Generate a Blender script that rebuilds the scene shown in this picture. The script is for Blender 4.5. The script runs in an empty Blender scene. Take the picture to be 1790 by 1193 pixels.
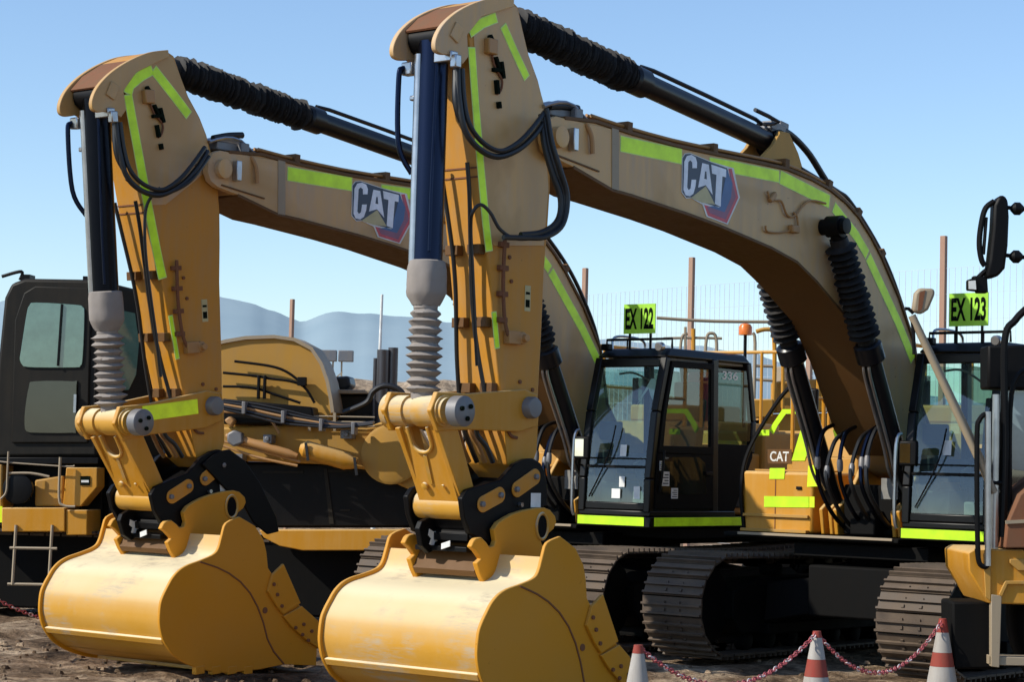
import bpy, bmesh, math, random
from mathutils import Vector, Matrix
random.seed(7)
R = math.radians
sc = bpy.context.scene
COL = sc.collection

# ------------------------------------------------------------------ survey frames (calibrated camera, real ground positions)
W, H = 1790, 1193
CAM = (19.428, 11.079, 1.874); YAW = 3.8499; PIT = .05693; ROL = .024; F = 3767.
def _basis():
    f = (math.cos(YAW)*math.cos(PIT), math.sin(YAW)*math.cos(PIT), math.sin(PIT))
    n = math.hypot(f[0], f[1]); r = (f[1]/n, -f[0]/n, 0)
    u = (r[1]*f[2]-r[2]*f[1], r[2]*f[0]-r[0]*f[2], r[0]*f[1]-r[1]*f[0])
    c, s = math.cos(ROL), math.sin(ROL)
    return tuple(c*a+s*b for a, b in zip(r, u)), tuple(-s*a+c*b for a, b in zip(r, u)), f
CR, CU, CF = _basis()
def ray(px, py):
    a = (px-W/2)/F; b = (H/2-py)/F
    return tuple(CF[i]+a*CR[i]+b*CU[i] for i in range(3))
def at(px, py, d):
    r = ray(px, py); return Vector(CAM[i]+d*r[i] for i in range(3))
class Frame:
    def __init__(s, x, y, a): s.o = (x, y, 0); s.a = a
    def loc(s, p):
        x, y = p[0]-s.o[0], p[1]-s.o[1]; c, n = math.cos(s.a), math.sin(s.a)
        return (c*x+n*y, -n*x+c*y, p[2])
    def hit(s, px, py, P, N):
        c0 = s.loc(CAM); r = ray(px, py); c, n = math.cos(s.a), math.sin(s.a)
        d = (c*r[0]+n*r[1], -n*r[0]+c*r[1], r[2])
        t = sum((P[i]-c0[i])*N[i] for i in range(3))/sum(d[i]*N[i] for i in range(3))
        return tuple(c0[i]+t*d[i] for i in range(3))
    def uy(s, px, py, y=0):
        p = s.hit(px, py, (0, y, 0), (0, 1, 0)); return (p[0], p[2])
    def ux(s, px, py, x=0):
        p = s.hit(px, py, (x, 0, 0), (1, 0, 0)); return (p[1], p[2])
FB = Frame(0, 0, .0130); FA = Frame(.143, -3.826, .0219)

# ------------------------------------------------------------------ materials
def nt(name):
    m = bpy.data.materials.new(name); m.use_nodes = True
    n = m.node_tree; b = n.nodes['Principled BSDF']; return m, n, b
def N(n, t, **k):
    x = n.nodes.new(t)
    for a, v in k.items():
        if a in x.inputs: x.inputs[a].default_value = v
        else: setattr(x, a, v)
    return x
def ramp(n, fac, stops):
    r = n.nodes.new('ShaderNodeValToRGB'); e = r.color_ramp.elements
    while len(e) < len(stops): e.new(.5)
    for i, (p, c) in enumerate(stops):
        e[i].position = p; e[i].color = (*c, 1) if len(c) == 3 else c
    n.links.new(fac, r.inputs[0]); return r
def paint(name, col, rough=.45, dirt=(.30, .22, .14), amt=.35, scale=2.2, metal=0, bump=.02, spec=.5, coat=0, up=.25, streak=True, smudge=False, patch=None):
    """painted steel: dust in clouds, streaks running down, more dust on faces that look up"""
    m, n, b = nt(name); L = n.links
    tc = N(n, 'ShaderNodeTexCoord')
    geo = N(n, 'ShaderNodeNewGeometry')
    a = N(n, 'ShaderNodeTexNoise', Scale=scale, Detail=8, Roughness=.62); L.new(geo.outputs['Position'], a.inputs['Vector'])
    mp = N(n, 'ShaderNodeMapping'); mp.inputs['Scale'].default_value = (9, 9, .8); L.new(geo.outputs['Position'], mp.inputs[0])
    s = N(n, 'ShaderNodeTexNoise', Scale=1.5, Detail=5, Roughness=.6); L.new(mp.outputs[0], s.inputs['Vector'])
    mul = N(n, 'ShaderNodeMath', operation='MULTIPLY'); L.new(a.outputs[0], mul.inputs[0])
    if streak: L.new(s.outputs[0], mul.inputs[1])
    else: mul.inputs[1].default_value = .5
    sep = N(n, 'ShaderNodeSeparateXYZ'); L.new(geo.outputs['Normal'], sep.inputs[0])
    upn = N(n, 'ShaderNodeMath', operation='MULTIPLY_ADD', use_clamp=True); L.new(sep.outputs[2], upn.inputs[0]); upn.inputs[1].default_value = up; upn.inputs[2].default_value = 0
    r = ramp(n, mul.outputs[0], [(.12, (0, 0, 0)), (.42, (amt, amt, amt))])
    ad = N(n, 'ShaderNodeMath', operation='ADD', use_clamp=True); L.new(r.outputs[0], ad.inputs[0]); L.new(upn.outputs[0], ad.inputs[1])
    mx = N(n, 'ShaderNodeMixRGB'); L.new(ad.outputs[0], mx.inputs[0]); mx.inputs[1].default_value = (*col, 1); mx.inputs[2].default_value = (*dirt, 1)
    # small dark scuffs
    k = N(n, 'ShaderNodeTexNoise', Scale=14, Detail=3, Roughness=.7); L.new(geo.outputs['Position'], k.inputs['Vector'])
    kr = ramp(n, k.outputs[0], [(.70, (1, 1, 1)), (.76, (.45, .40, .36))])
    m2 = N(n, 'ShaderNodeMixRGB', blend_type='MULTIPLY'); m2.inputs[0].default_value = min(1, amt*1.6); L.new(mx.outputs[0], m2.inputs[1]); L.new(kr.outputs[0], m2.inputs[2])
    last = m2
    if patch:       # broad cleaner / oily patches where the dust has been wiped off
        p1 = N(n, 'ShaderNodeTexNoise', Scale=.9, Detail=3, Roughness=.5, Distortion=.8); L.new(geo.outputs['Position'], p1.inputs['Vector'])
        pr = ramp(n, p1.outputs[0], [(.50, (0, 0, 0)), (.62, (.75, .75, .75))])
        m4 = N(n, 'ShaderNodeMixRGB'); L.new(pr.outputs[0], m4.inputs[0]); L.new(m2.outputs[0], m4.inputs[1]); m4.inputs[2].default_value = (*patch, 1); last = m4; m2 = m4
    if smudge:      # rubbed, greyed patches with fine scratches
        q1 = N(n, 'ShaderNodeTexNoise', Scale=1.7, Detail=4, Roughness=.6); L.new(geo.outputs['Position'], q1.inputs['Vector'])
        mp2 = N(n, 'ShaderNodeMapping'); mp2.inputs['Scale'].default_value = (6, 2, 14); L.new(geo.outputs['Position'], mp2.inputs[0])
        q2 = N(n, 'ShaderNodeTexNoise', Scale=2.2, Detail=7, Roughness=.75); L.new(mp2.outputs[0], q2.inputs['Vector'])
        qa = ramp(n, q1.outputs[0], [(.50, (0, 0, 0)), (.60, (1, 1, 1))]); qb = ramp(n, q2.outputs[0], [(.42, (0, 0, 0)), (.62, (.8, .8, .8))])
        qm = N(n, 'ShaderNodeMath', operation='MULTIPLY'); L.new(qa.outputs[0], qm.inputs[0]); L.new(qb.outputs[0], qm.inputs[1])
        m3 = N(n, 'ShaderNodeMixRGB'); L.new(qm.outputs[0], m3.inputs[0]); L.new(m2.outputs[0], m3.inputs[1]); m3.inputs[2].default_value = (.42, .35, .25, 1); last = m3
    L.new(last.outputs[0], b.inputs['Base Color'])
    rr = N(n, 'ShaderNodeMath', operation='MULTIPLY_ADD', use_clamp=True); L.new(ad.outputs[0], rr.inputs[0]); rr.inputs[1].default_value = .4; rr.inputs[2].default_value = rough
    L.new(rr.outputs[0], b.inputs['Roughness'])
    b.inputs['Metallic'].default_value = metal; b.inputs['Specular IOR Level'].default_value = spec
    b.inputs['Coat Weight'].default_value = coat; b.inputs['Coat Roughness'].default_value = .25
    if bump:
        bp = N(n, 'ShaderNodeBump', Strength=bump*8, Distance=.01); L.new(a.outputs[0], bp.inputs['Height']); L.new(bp.outputs[0], b.inputs['Normal'])
    return m
def flat(name, col, rough=.5, metal=0, emit=0, spec=.5):
    m, n, b = nt(name); L = n.links
    geo = N(n, 'ShaderNodeNewGeometry')
    a = N(n, 'ShaderNodeTexNoise', Scale=6, Detail=5, Roughness=.6); L.new(geo.outputs['Position'], a.inputs['Vector'])
    r = ramp(n, a.outputs[0], [(.35, tuple(c*.82 for c in col)), (.65, tuple(min(1, c*1.08) for c in col))])
    L.new(r.outputs[0], b.inputs['Base Color'])
    b.inputs['Roughness'].default_value = rough; b.inputs['Metallic'].default_value = metal; b.inputs['Specular IOR Level'].default_value = spec
    if emit: L.new(r.outputs[0], b.inputs['Emission Color']); b.inputs['Emission Strength'].default_value = emit
    return m
def glassm(name, tint, refl=1.0, opac=.25):
    m, n, b = nt(name); L = n.links; n.nodes.remove(b); out = n.nodes['Material Output']
    t = N(n, 'ShaderNodeBsdfTransparent'); t.inputs[0].default_value = (*tint, 1)
    g = N(n, 'ShaderNodeBsdfGlossy', Roughness=.03); g.inputs[0].default_value = (.9, .95, 1, 1)
    d = N(n, 'ShaderNodeBsdfDiffuse'); d.inputs[0].default_value = (.25, .30, .27, 1)
    geo = N(n, 'ShaderNodeNewGeometry'); a = N(n, 'ShaderNodeTexNoise', Scale=3, Detail=6); L.new(geo.outputs['Position'], a.inputs['Vector'])
    rr = ramp(n, a.outputs[0], [(.35, (opac*.3,)*3), (.75, (opac,)*3)])
    m1 = N(n, 'ShaderNodeMixShader'); L.new(rr.outputs[0], m1.inputs[0]); L.new(t.outputs[0], m1.inputs[1]); L.new(d.outputs[0], m1.inputs[2])
    dt = N(n, 'ShaderNodeVectorMath', operation='DOT_PRODUCT'); L.new(geo.outputs['Normal'], dt.inputs[0]); L.new(geo.outputs['Incoming'], dt.inputs[1])
    ab = N(n, 'ShaderNodeMath', operation='ABSOLUTE'); L.new(dt.outputs['Value'], ab.inputs[0]); om = N(n, 'ShaderNodeMath', operation='SUBTRACT'); om.inputs[0].default_value = 1; L.new(ab.outputs[0], om.inputs[1])
    pw_ = N(n, 'ShaderNodeMath', operation='POWER'); L.new(om.outputs[0], pw_.inputs[0]); pw_.inputs[1].default_value = 4.5
    sc_ = N(n, 'ShaderNodeMath', operation='MULTIPLY_ADD', use_clamp=True); L.new(pw_.outputs[0], sc_.inputs[0]); sc_.inputs[1].default_value = .9; sc_.inputs[2].default_value = .12*refl
    m2 = N(n, 'ShaderNodeMixShader'); L.new(sc_.outputs[0], m2.inputs[0]); L.new(m1.outputs[0], m2.inputs[1]); L.new(g.outputs[0], m2.inputs[2])
    L.new(m2.outputs[0], out.inputs[0]); return m
M = {}
YEL = (.52, .225, .010)
M['yel'] = paint('yellow_paint', YEL, .40, (.58, .42, .20), .22, spec=.25, up=.65)
M['bucket'] = paint('bucket_paint', (.54, .262, .018), .5, (.66, .56, .36), .20, scale=1.6, up=1.15, spec=.18, streak=False, smudge=True)
M['bside'] = paint('bucket_shaded_side_paint', (.60, .255, .009), .45, (.50, .31, .11), .30, scale=1.2, up=.5, spec=.16, streak=False)  # second bucket paint; the shaded sides' orange tone is put into its colour
M['stick'] = paint('stick_paint', (.55, .232, .012), .42, (.40, .26, .13), .5, spec=.3, up=.3)
M['boom'] = paint('boom_paint_dusty', (.60, .34, .10), .40, (.50, .365, .235), 1.0, scale=1.1, spec=.5, coat=.1, up=.2, patch=(.44, .25, .075))
M['far'] = paint('yellow_paint_weathered_and_shade', (.48, .24, .03), .5, (.34, .24, .12), .5, spec=.3)  # weathered yellow; also puts shade into the tank and step wall colour
M['dkb'] = paint('dark_brown_and_shade_paint', (.13, .058, .016), .5, (.12, .07, .03), .5, spec=.25, up=.1)  # dark brown parts; also shade painted into boom flanges and bucket recess
M['blk'] = paint('black_paint', (.002, .002, .0025), .45, (.014, .011, .009), .2, spec=.16, up=.04)
M['cab'] = paint('cab_black', (.003, .003, .0035), .34, (.014, .012, .010), .15, spec=.28, up=.03)
M['cabm'] = paint('cab_matte_black', (.003, .003, .0035), .6, (.012, .010, .008), .2, spec=.08, up=.03)
M['boomc'] = paint('old_boom_paint', (.44, .235, .04), .55, (.34, .22, .10), .45, spec=.2, up=.1)
M['cabolive'] = paint('cab_olive_black', (.009, .008, .006), .5, (.034, .027, .018), .4, spec=.2, up=.04)
M['under'] = paint('undercarriage_black', (.003, .003, .003), .7, (.012, .010, .008), .4, spec=.12, up=.05)
M['shoe'] = paint('track_shoe_steel', (.036, .026, .020), .5, (.17, .12, .08), .8, scale=3, spec=.35, up=.25, streak=False)
M['rub'] = flat('black_hose_rubber', (.012, .012, .013), .42)
M['boot'] = paint('black_bellows_rubber', (.010, .010, .011), .6, (.05, .04, .03), .35, spec=.3, up=.05)
M['canvas'] = paint('grey_canvas', (.30, .27, .25), .85, (.20, .17, .14), .6, scale=5, spec=.1, up=.05, streak=False)
M['barrel'] = paint('cylinder_black', (.016, .023, .048), .30, (.03, .035, .04), .10, metal=1, spec=.6, up=.02, bump=0)
M['barrelb'] = paint('cylinder_black_metal', (.012, .014, .020), .30, (.03, .03, .03), .10, metal=1, spec=.6, up=.02, bump=0)
M['cylblk'] = paint('cylinder_gloss_black', (.004, .005, .008), .28, (.025, .022, .02), .2, spec=.4, up=.05)
M['steel'] = flat('bare_steel', (.45, .45, .46), .28, .9)
M['pin'] = paint('pin_grey', (.16, .17, .19), .4, (.25, .2, .15), .5, metal=.3)
M['hose_y'] = paint('pipe_yellow_brown', (.42, .20, .05), .4, (.3, .2, .12), .5)
M['hv'] = flat('hi_vis_tape', (.50, .82, .008), .45, 0, .10)  # slight glow added so the tape stays bright in shade
M['hvedge'] = flat('hi_vis_tape_edge', (.60, .85, .25), .5)
M['hvy'] = flat('hi_vis_tape_yellow', (.66, .85, .01), .45, 0, .12)  # carries a slight added glow like the green tape
M['sign'] = flat('sign_green', (.36, .72, .05), .5, 0, .06)  # slight glow added to the sign face
M['ink'] = flat('sign_ink', (.006, .01, .006), .9, spec=.05)
M['white'] = flat('white_label', (.75, .75, .72), .5)
M['navy'] = flat('logo_navy', (.006, .018, .060), .4)
M['silver'] = flat('logo_silver', (.80, .83, .92), .35)
M['red'] = flat('logo_red', (.60, .035, .07), .4)
M['blue'] = flat('logo_blue', (.03, .10, .28), .4)
M['mag'] = flat('logo_magenta', (.25, .06, .14), .4)
M['sand'] = flat('logo_sand', (.50, .42, .20), .4)
M['orange'] = flat('beacon_orange', (.75, .18, .02), .3)
M['ext'] = flat('extinguisher_red', (.55, .015, .015), .35)
M['glass'] = glassm('cab_glass', (.62, .82, .76), .65, .16)
M['glassd'] = glassm('door_glass_dark', (.16, .23, .19), .25, .08)
M['glassg'] = glassm('green_glass', (.30, .55, .40), 1.0, .35)
M['seat'] = flat('seat_fabric', (.05, .055, .06), .8)
M['liner'] = flat('cab_liner', (.22, .21, .19), .8)
M['seatred'] = flat('red_vest', (.85, .03, .09), .7)
M['rust'] = paint('rusty_steel', (.20, .075, .035), .7, (.16, .10, .06), .6, spec=.2)
M['post'] = paint('weathered_post', (.34, .19, .13), .8, (.40, .30, .22), .6)
M['wire'] = flat('galvanised_wire', (.55, .58, .62), .5, .3)
M['cred'] = paint('cone_red', (.30, .035, .025), .6, (.16, .10, .07), .5, spec=.2)  # red darkened, the shade on the cones is put into the colour
M['cwhite'] = paint('cone_white', (.42, .40, .37), .6, (.24, .19, .15), .6, spec=.2)  # white lowered as well, with the shade put into it
M['chain'] = flat('chain_red_white', (.40, .08, .09), .5)
M['chainw'] = flat('chain_white', (.60, .52, .52), .5)
M['tan'] = paint('tan_tube', (.32, .25, .16), .5, (.3, .24, .18), .4)
M['lampglass'] = flat('lamp_glass', (.7, .7, .66), .15)
M['mirror'] = flat('mirror_glass', (.6, .65, .7), .05, 1.0)

# ------------------------------------------------------------------ mesh building
SPLIT = {'step_plate', 'hand_rail', 'reflective_tape', 'hose_bracket', 'cylinder_eye', 'bolt', 'grease_fitting', 'flange', 'hydraulic_pipe', 'pipe_clamp', 'hose_fitting', 'weld_bead', 'grease_cap', 'heel_shoe', 'door_handle', 'warning_decal', 'panel_trim', 'body_panel', 'side_beam', 'vent', 'step_bracket', 'cylinder_pipe', 'hose_guide', 'cab_liner', 'lifting_mark', 'boom_bracket', 'cab_frame', 'roof_fittings', 'engine_hood', 'sign_bracket', 'mirror_rim', 'wiper', 'seat', 'pipe_manifold', 'exhaust_stack', 'latch_bar', 'ladder', 'deck', 'hood_top', 'stiffening_rib', 'cylinder_bracket', 'strut', 'mirror_arm', 'work_lamp', 'guard_plate', 'quick_coupler', 'bucket_ear'}
class MB:
    def __init__(s, tf=None): s.bm = bmesh.new(); s.tf = tf; s.mi = 0
    def _v(s, p):
        return s.bm.verts.new(s.tf(p) if s.tf else p)
    def _f(s, vs, smooth=False):
        try:
            f = s.bm.faces.new(vs); f.smooth = smooth; f.material_index = s.mi
        except ValueError: pass
    def prism(s, poly, y0, y1):
        """poly in (x,z), extruded along y"""
        a = [s._v((x, y0, z)) for x, z in poly]; b = [s._v((x, y1, z)) for x, z in poly]; n = len(poly)
        s._f(a); s._f(b[::-1])
        for i in range(n): s._f([a[i], b[i], b[(i+1) % n], a[(i+1) % n]])
        return s
    def prism_holed(s, poly, hole, y0, y1):
        """plate with one hole: ring of quads between outline and hole, resampled by angle about the hole centre"""
        cx = sum(p[0] for p in hole)/len(hole); cz = sum(p[1] for p in hole)/len(hole)
        n = 72
        def cast(pl, a):
            dx, dz = math.cos(a), math.sin(a); best = None
            for i in range(len(pl)):
                x1, z1 = pl[i][0]-cx, pl[i][1]-cz; x2, z2 = pl[(i+1) % len(pl)][0]-cx, pl[(i+1) % len(pl)][1]-cz
                den = dx*(z2-z1)-dz*(x2-x1)
                if abs(den) < 1e-12: continue
                t = (x1*(z2-z1)-z1*(x2-x1))/den; u = (x1*dz-z1*dx)/den
                if t > 0 and -1e-9 <= u <= 1+1e-9: best = t if best is None else max(best, t)
            return (cx+dx*best, cz+dz*best)
        o = [cast(poly, 2*math.pi*k/n) for k in range(n)]; h = [cast(hole, 2*math.pi*k/n) for k in range(n)]
        A = [[s._v((x, y, z)) for x, z in L] for y in (y0, y1) for L in (o, h)]
        for i in range(n):
            j = (i+1) % n
            s._f([A[0][i], A[1][i], A[1][j], A[0][j]]); s._f([A[2][i], A[2][j], A[3][j], A[3][i]])
            s._f([A[0][i], A[0][j], A[2][j], A[2][i]]); s._f([A[1][i], A[3][i], A[3][j], A[1][j]])
        return s
    def sheet(s, poly, y):
        s._f([s._v((x, y, z)) for x, z in poly]); return s
    def prismx(s, poly, x0, x1):
        a = [s._v((x0, y, z)) for y, z in poly]; b = [s._v((x1, y, z)) for y, z in poly]; n = len(poly)
        s._f(a); s._f(b[::-1])
        for i in range(n): s._f([a[i], b[i], b[(i+1) % n], a[(i+1) % n]])
        return s
    def loft(s, A, B):
        a = [s._v(p) for p in A]; b = [s._v(p) for p in B]; n = len(A)
        s._f(a[::-1]); s._f(b)
        for i in range(n): s._f([a[i], a[(i+1) % n], b[(i+1) % n], b[i]])
        return s
    def box(s, x0, x1, y0, y1, z0, z1):
        return s.loft([(x0, y0, z0), (x1, y0, z0), (x1, y1, z0), (x0, y1, z0)], [(x0, y0, z1), (x1, y0, z1), (x1, y1, z1), (x0, y1, z1)])
    def obox(s, c, ax, ay, az, hx, hy, hz):
        c, ax, ay, az = map(Vector, (c, ax, ay, az))
        P = lambda i, j, k: tuple(c+ax*hx*i+ay*hy*j+az*hz*k)
        return s.loft([P(-1, -1, -1), P(1, -1, -1), P(1, 1, -1), P(-1, 1, -1)], [P(-1, -1, 1), P(1, -1, 1), P(1, 1, 1), P(-1, 1, 1)])
    def bar(s, p, q, w, h, up=(0, 0, 1)):
        p, q = Vector(p), Vector(q); d = (q-p); l = d.length; d.normalize(); u = Vector(up)
        a = d.cross(u)
        if a.length < 1e-3: a = d.cross(Vector((1, 0, 0)))
        a.normalize(); b = a.cross(d)
        return s.obox((p+q)/2, d, a, b, l/2, w/2, h/2)
    def rings(s, rings, smooth=True, cap=True, close=False):
        V = [[s._v(p) for p in r] for r in rings]; n = len(V[0])
        for i in range(len(V)-(0 if close else 1)):
            A, B = V[i], V[(i+1) % len(V)]
            for k in range(n): s._f([A[k], A[(k+1) % n], B[(k+1) % n], B[k]], smooth)
        if cap and not close: s._f(V[0][::-1]); s._f(V[-1])
        return s
    def lathe(s, p, q, prof, seg=20, smooth=True):
        """prof: list of (t along p->q in metres, radius)"""
        p, q = Vector(p), Vector(q); d = (q-p).normalized()
        a = d.cross(Vector((0, 0, 1)) if abs(d.z) < .9 else Vector((1, 0, 0))).normalized(); b = d.cross(a)
        return s.rings([[tuple(p+d*t+(a*math.cos(2*math.pi*k/seg)+b*math.sin(2*math.pi*k/seg))*r) for k in range(seg)] for t, r in prof], smooth)
    def cyl(s, p, q, r, seg=20, r2=None):
        l = (Vector(q)-Vector(p)).length
        return s.lathe(p, q, [(0, r), (l, r if r2 is None else r2)], seg)
    def tube(s, pts, r, seg=8, smooth=True, sub=6):
        P = [Vector(p) for p in pts]
        if sub > 1 and len(P) > 2:
            Q = []
            for i in range(len(P)-1):
                a = P[max(i-1, 0)]; b = P[i]; c = P[i+1]; d = P[min(i+2, len(P)-1)]
                for k in range(sub):
                    t = k/sub
                    Q.append(.5*((2*b)+(c-a)*t+(2*a-5*b+4*c-d)*t*t+(3*b-a-3*c+d)*t**3))
            Q.append(P[-1]); P = Q
        T = [(P[min(i+1, len(P)-1)]-P[max(i-1, 0)]).normalized() for i in range(len(P))]
        up = Vector((0, 0, 1)) if abs(T[0].z) < .9 else Vector((1, 0, 0))
        a = T[0].cross(up).normalized(); rr = []
        for p, t in zip(P, T):
            a = (a-t*a.dot(t))
            if a.length < 1e-5: a = t.orthogonal()
            a.normalize(); b = t.cross(a)
            rr.append([tuple(p+(a*math.cos(2*math.pi*k/seg)+b*math.sin(2*math.pi*k/seg))*r) for k in range(seg)])
        return s.rings(rr, smooth)
    def bellows(s, p, q, r0, r1, n, seg=22, ends=.12, rough=0.):
        l = (Vector(q)-Vector(p)).length; pr = [(0, r0), (l*ends*.5, r0)]
        a = l*ends*.5; st = (l-2*a)/n
        for i in range(n):
            pr += [(a+st*(i+.12), r0*(1+random.uniform(-rough, rough))), (a+st*(i+.5), r1*(1+random.uniform(-rough, rough))), (a+st*(i+.62), r1*(1+random.uniform(-rough, rough)))]
        pr += [(l-a, r0), (l, r0)]
        p, q = Vector(p), Vector(q); d = (q-p).normalized()
        e = d.cross(Vector((0, 1, 0))).normalized(); f = d.cross(e)
        rings = []
        for t, r in pr:
            rings.append([tuple(p+d*t+(e*math.cos(2*math.pi*k/seg)+f*math.sin(2*math.pi*k/seg))*r*(1+random.uniform(-rough, rough)*.5)) for k in range(seg)])
        return s.rings(rings, False)
    def pieces(s, gap=.004):
        bm = s.bm; seen = {}; isl = []
        for v in bm.verts:
            if v in seen: continue
            st = [v]; seen[v] = len(isl); cur = []
            while st:
                a = st.pop(); cur.append(a)
                for e in a.link_edges:
                    b = e.other_vert(a)
                    if b not in seen: seen[b] = len(isl); st.append(b)
            isl.append(cur)
        bb = [[min(v.co[i] for v in c)-gap for i in range(3)]+[max(v.co[i] for v in c)+gap for i in range(3)] for c in isl]
        par = list(range(len(isl)))
        def f(i):
            while par[i] != i: i = par[i]
            return i
        for i in range(len(isl)):
            for j in range(i):
                if all(bb[i][k] <= bb[j][k+3] and bb[j][k] <= bb[i][k+3] for k in range(3)): par[f(i)] = f(j)
        g = {}
        for i in range(len(isl)): g.setdefault(f(i), []).extend(isl[i])
        return list(g.values())
    def build(s, name, mat, parent=None, bevel=0, split=None):
        if split is None: split = name in SPLIT
        if split:
            P = s.pieces()
            if 1 < len(P) < 90:
                bmesh.ops.recalc_face_normals(s.bm, faces=s.bm.faces); last = None
                for vs in P:
                    n = MB(); mp = {v: n.bm.verts.new(v.co) for v in vs}
                    for fc in {fc for v in vs for fc in v.link_faces}:
                        q = n.bm.faces.new([mp[v] for v in fc.verts]); q.smooth = fc.smooth; q.material_index = fc.material_index
                    last = n.build(name, mat, parent, bevel, False)
                s.bm.free(); return last
        bmesh.ops.recalc_face_normals(s.bm, faces=s.bm.faces)
        me = bpy.data.meshes.new(name); s.bm.to_mesh(me); s.bm.free()
        me.set_sharp_from_angle(angle=R(38))
        for m in (mat if isinstance(mat, list) else [mat]): me.materials.append(M[m] if isinstance(m, str) else m)
        o = bpy.data.objects.new(name, me); COL.objects.link(o)
        if parent: o.parent = parent
        if bevel:
            b = o.modifiers.new('bevel', 'BEVEL'); b.width = bevel; b.segments = 2; b.limit_method = 'ANGLE'; b.angle_limit = R(35)
        return o
def empty(name, loc, rz=0, label=None, cat=None, group=None):
    o = bpy.data.objects.new(name, None); COL.objects.link(o); o.location = loc; o.rotation_euler = (0, 0, rz)
    o.empty_display_size = .3
    return tag(o, label, cat, group)
def tag(o, label=None, cat=None, group=None, kind=None):
    if label: o['label'] = label
    if cat: o['category'] = cat
    if group: o['group'] = group
    if kind: o['kind'] = kind
    return o
def text_mesh(name, txt, mat, parent, origin, xdir, zdir, height, width, depth=.004, bold=.0, tf=None):
    cu = bpy.data.curves.new(name, 'FONT'); cu.body = txt; cu.size = 1; cu.extrude = 0; cu.offset = bold
    t = bpy.data.objects.new(name, cu); COL.objects.link(t)
    dg = bpy.context.evaluated_depsgraph_get(); me = bpy.data.meshes.new_from_object(t.evaluated_get(dg))
    bpy.data.objects.remove(t); me.name = name
    xs = [v.co.x for v in me.vertices]; ys = [v.co.y for v in me.vertices]
    x0, x1, y0, y1 = min(xs), max(xs), min(ys), max(ys)
    o, xd, zd = Vector(origin), Vector(xdir), Vector(zdir)
    for v in me.vertices:
        p = o+xd*((v.co.x-x0)/(x1-x0)*width)+zd*((v.co.y-y0)/(y1-y0)*height)
        v.co = tf(tuple(p)) if tf else p
    me.materials.clear(); me.materials.append(M[mat])
    ob = bpy.data.objects.new(name, me); COL.objects.link(ob); ob.parent = parent; return ob

# ------------------------------------------------------------------ excavator
JX, JZ = 6.68, 4.41       # boom / stick pin
KX, KZ = 6.52, 1.40       # bucket hinge area
def rot2(x, z, cx, cz, a):
    c, s = math.cos(a), math.sin(a); return cx+c*(x-cx)-s*(z-cz), cz+s*(x-cx)+c*(z-cz)

def offset_path(pts, d):
    out = []
    for i, p in enumerate(pts):
        a = pts[max(i-1, 0)]; b = pts[min(i+1, len(pts)-1)]
        tx, tz = b[0]-a[0], b[1]-a[1]; l = math.hypot(tx, tz)
        out.append((p[0]+tz/l*d, p[1]-tx/l*d))
    return out
def smooth(P, n=4):
    Q = []
    for i in range(len(P)-1):
        a, b, c, d = P[max(i-1, 0)], P[i], P[i+1], P[min(i+2, len(P)-1)]
        for k in range(n):
            t = k/n
            Q.append(tuple(.5*((2*b[j])+(c[j]-a[j])*t+(2*a[j]-5*b[j]+4*c[j]-d[j])*t*t+(3*b[j]-a[j]-3*c[j]+d[j])*t**3) for j in (0, 1)))
    return Q+[P[-1]]
def strip_poly(pts, w0, w1):
    return offset_path(pts, w0)+offset_path(pts, w1)[::-1]

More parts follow.
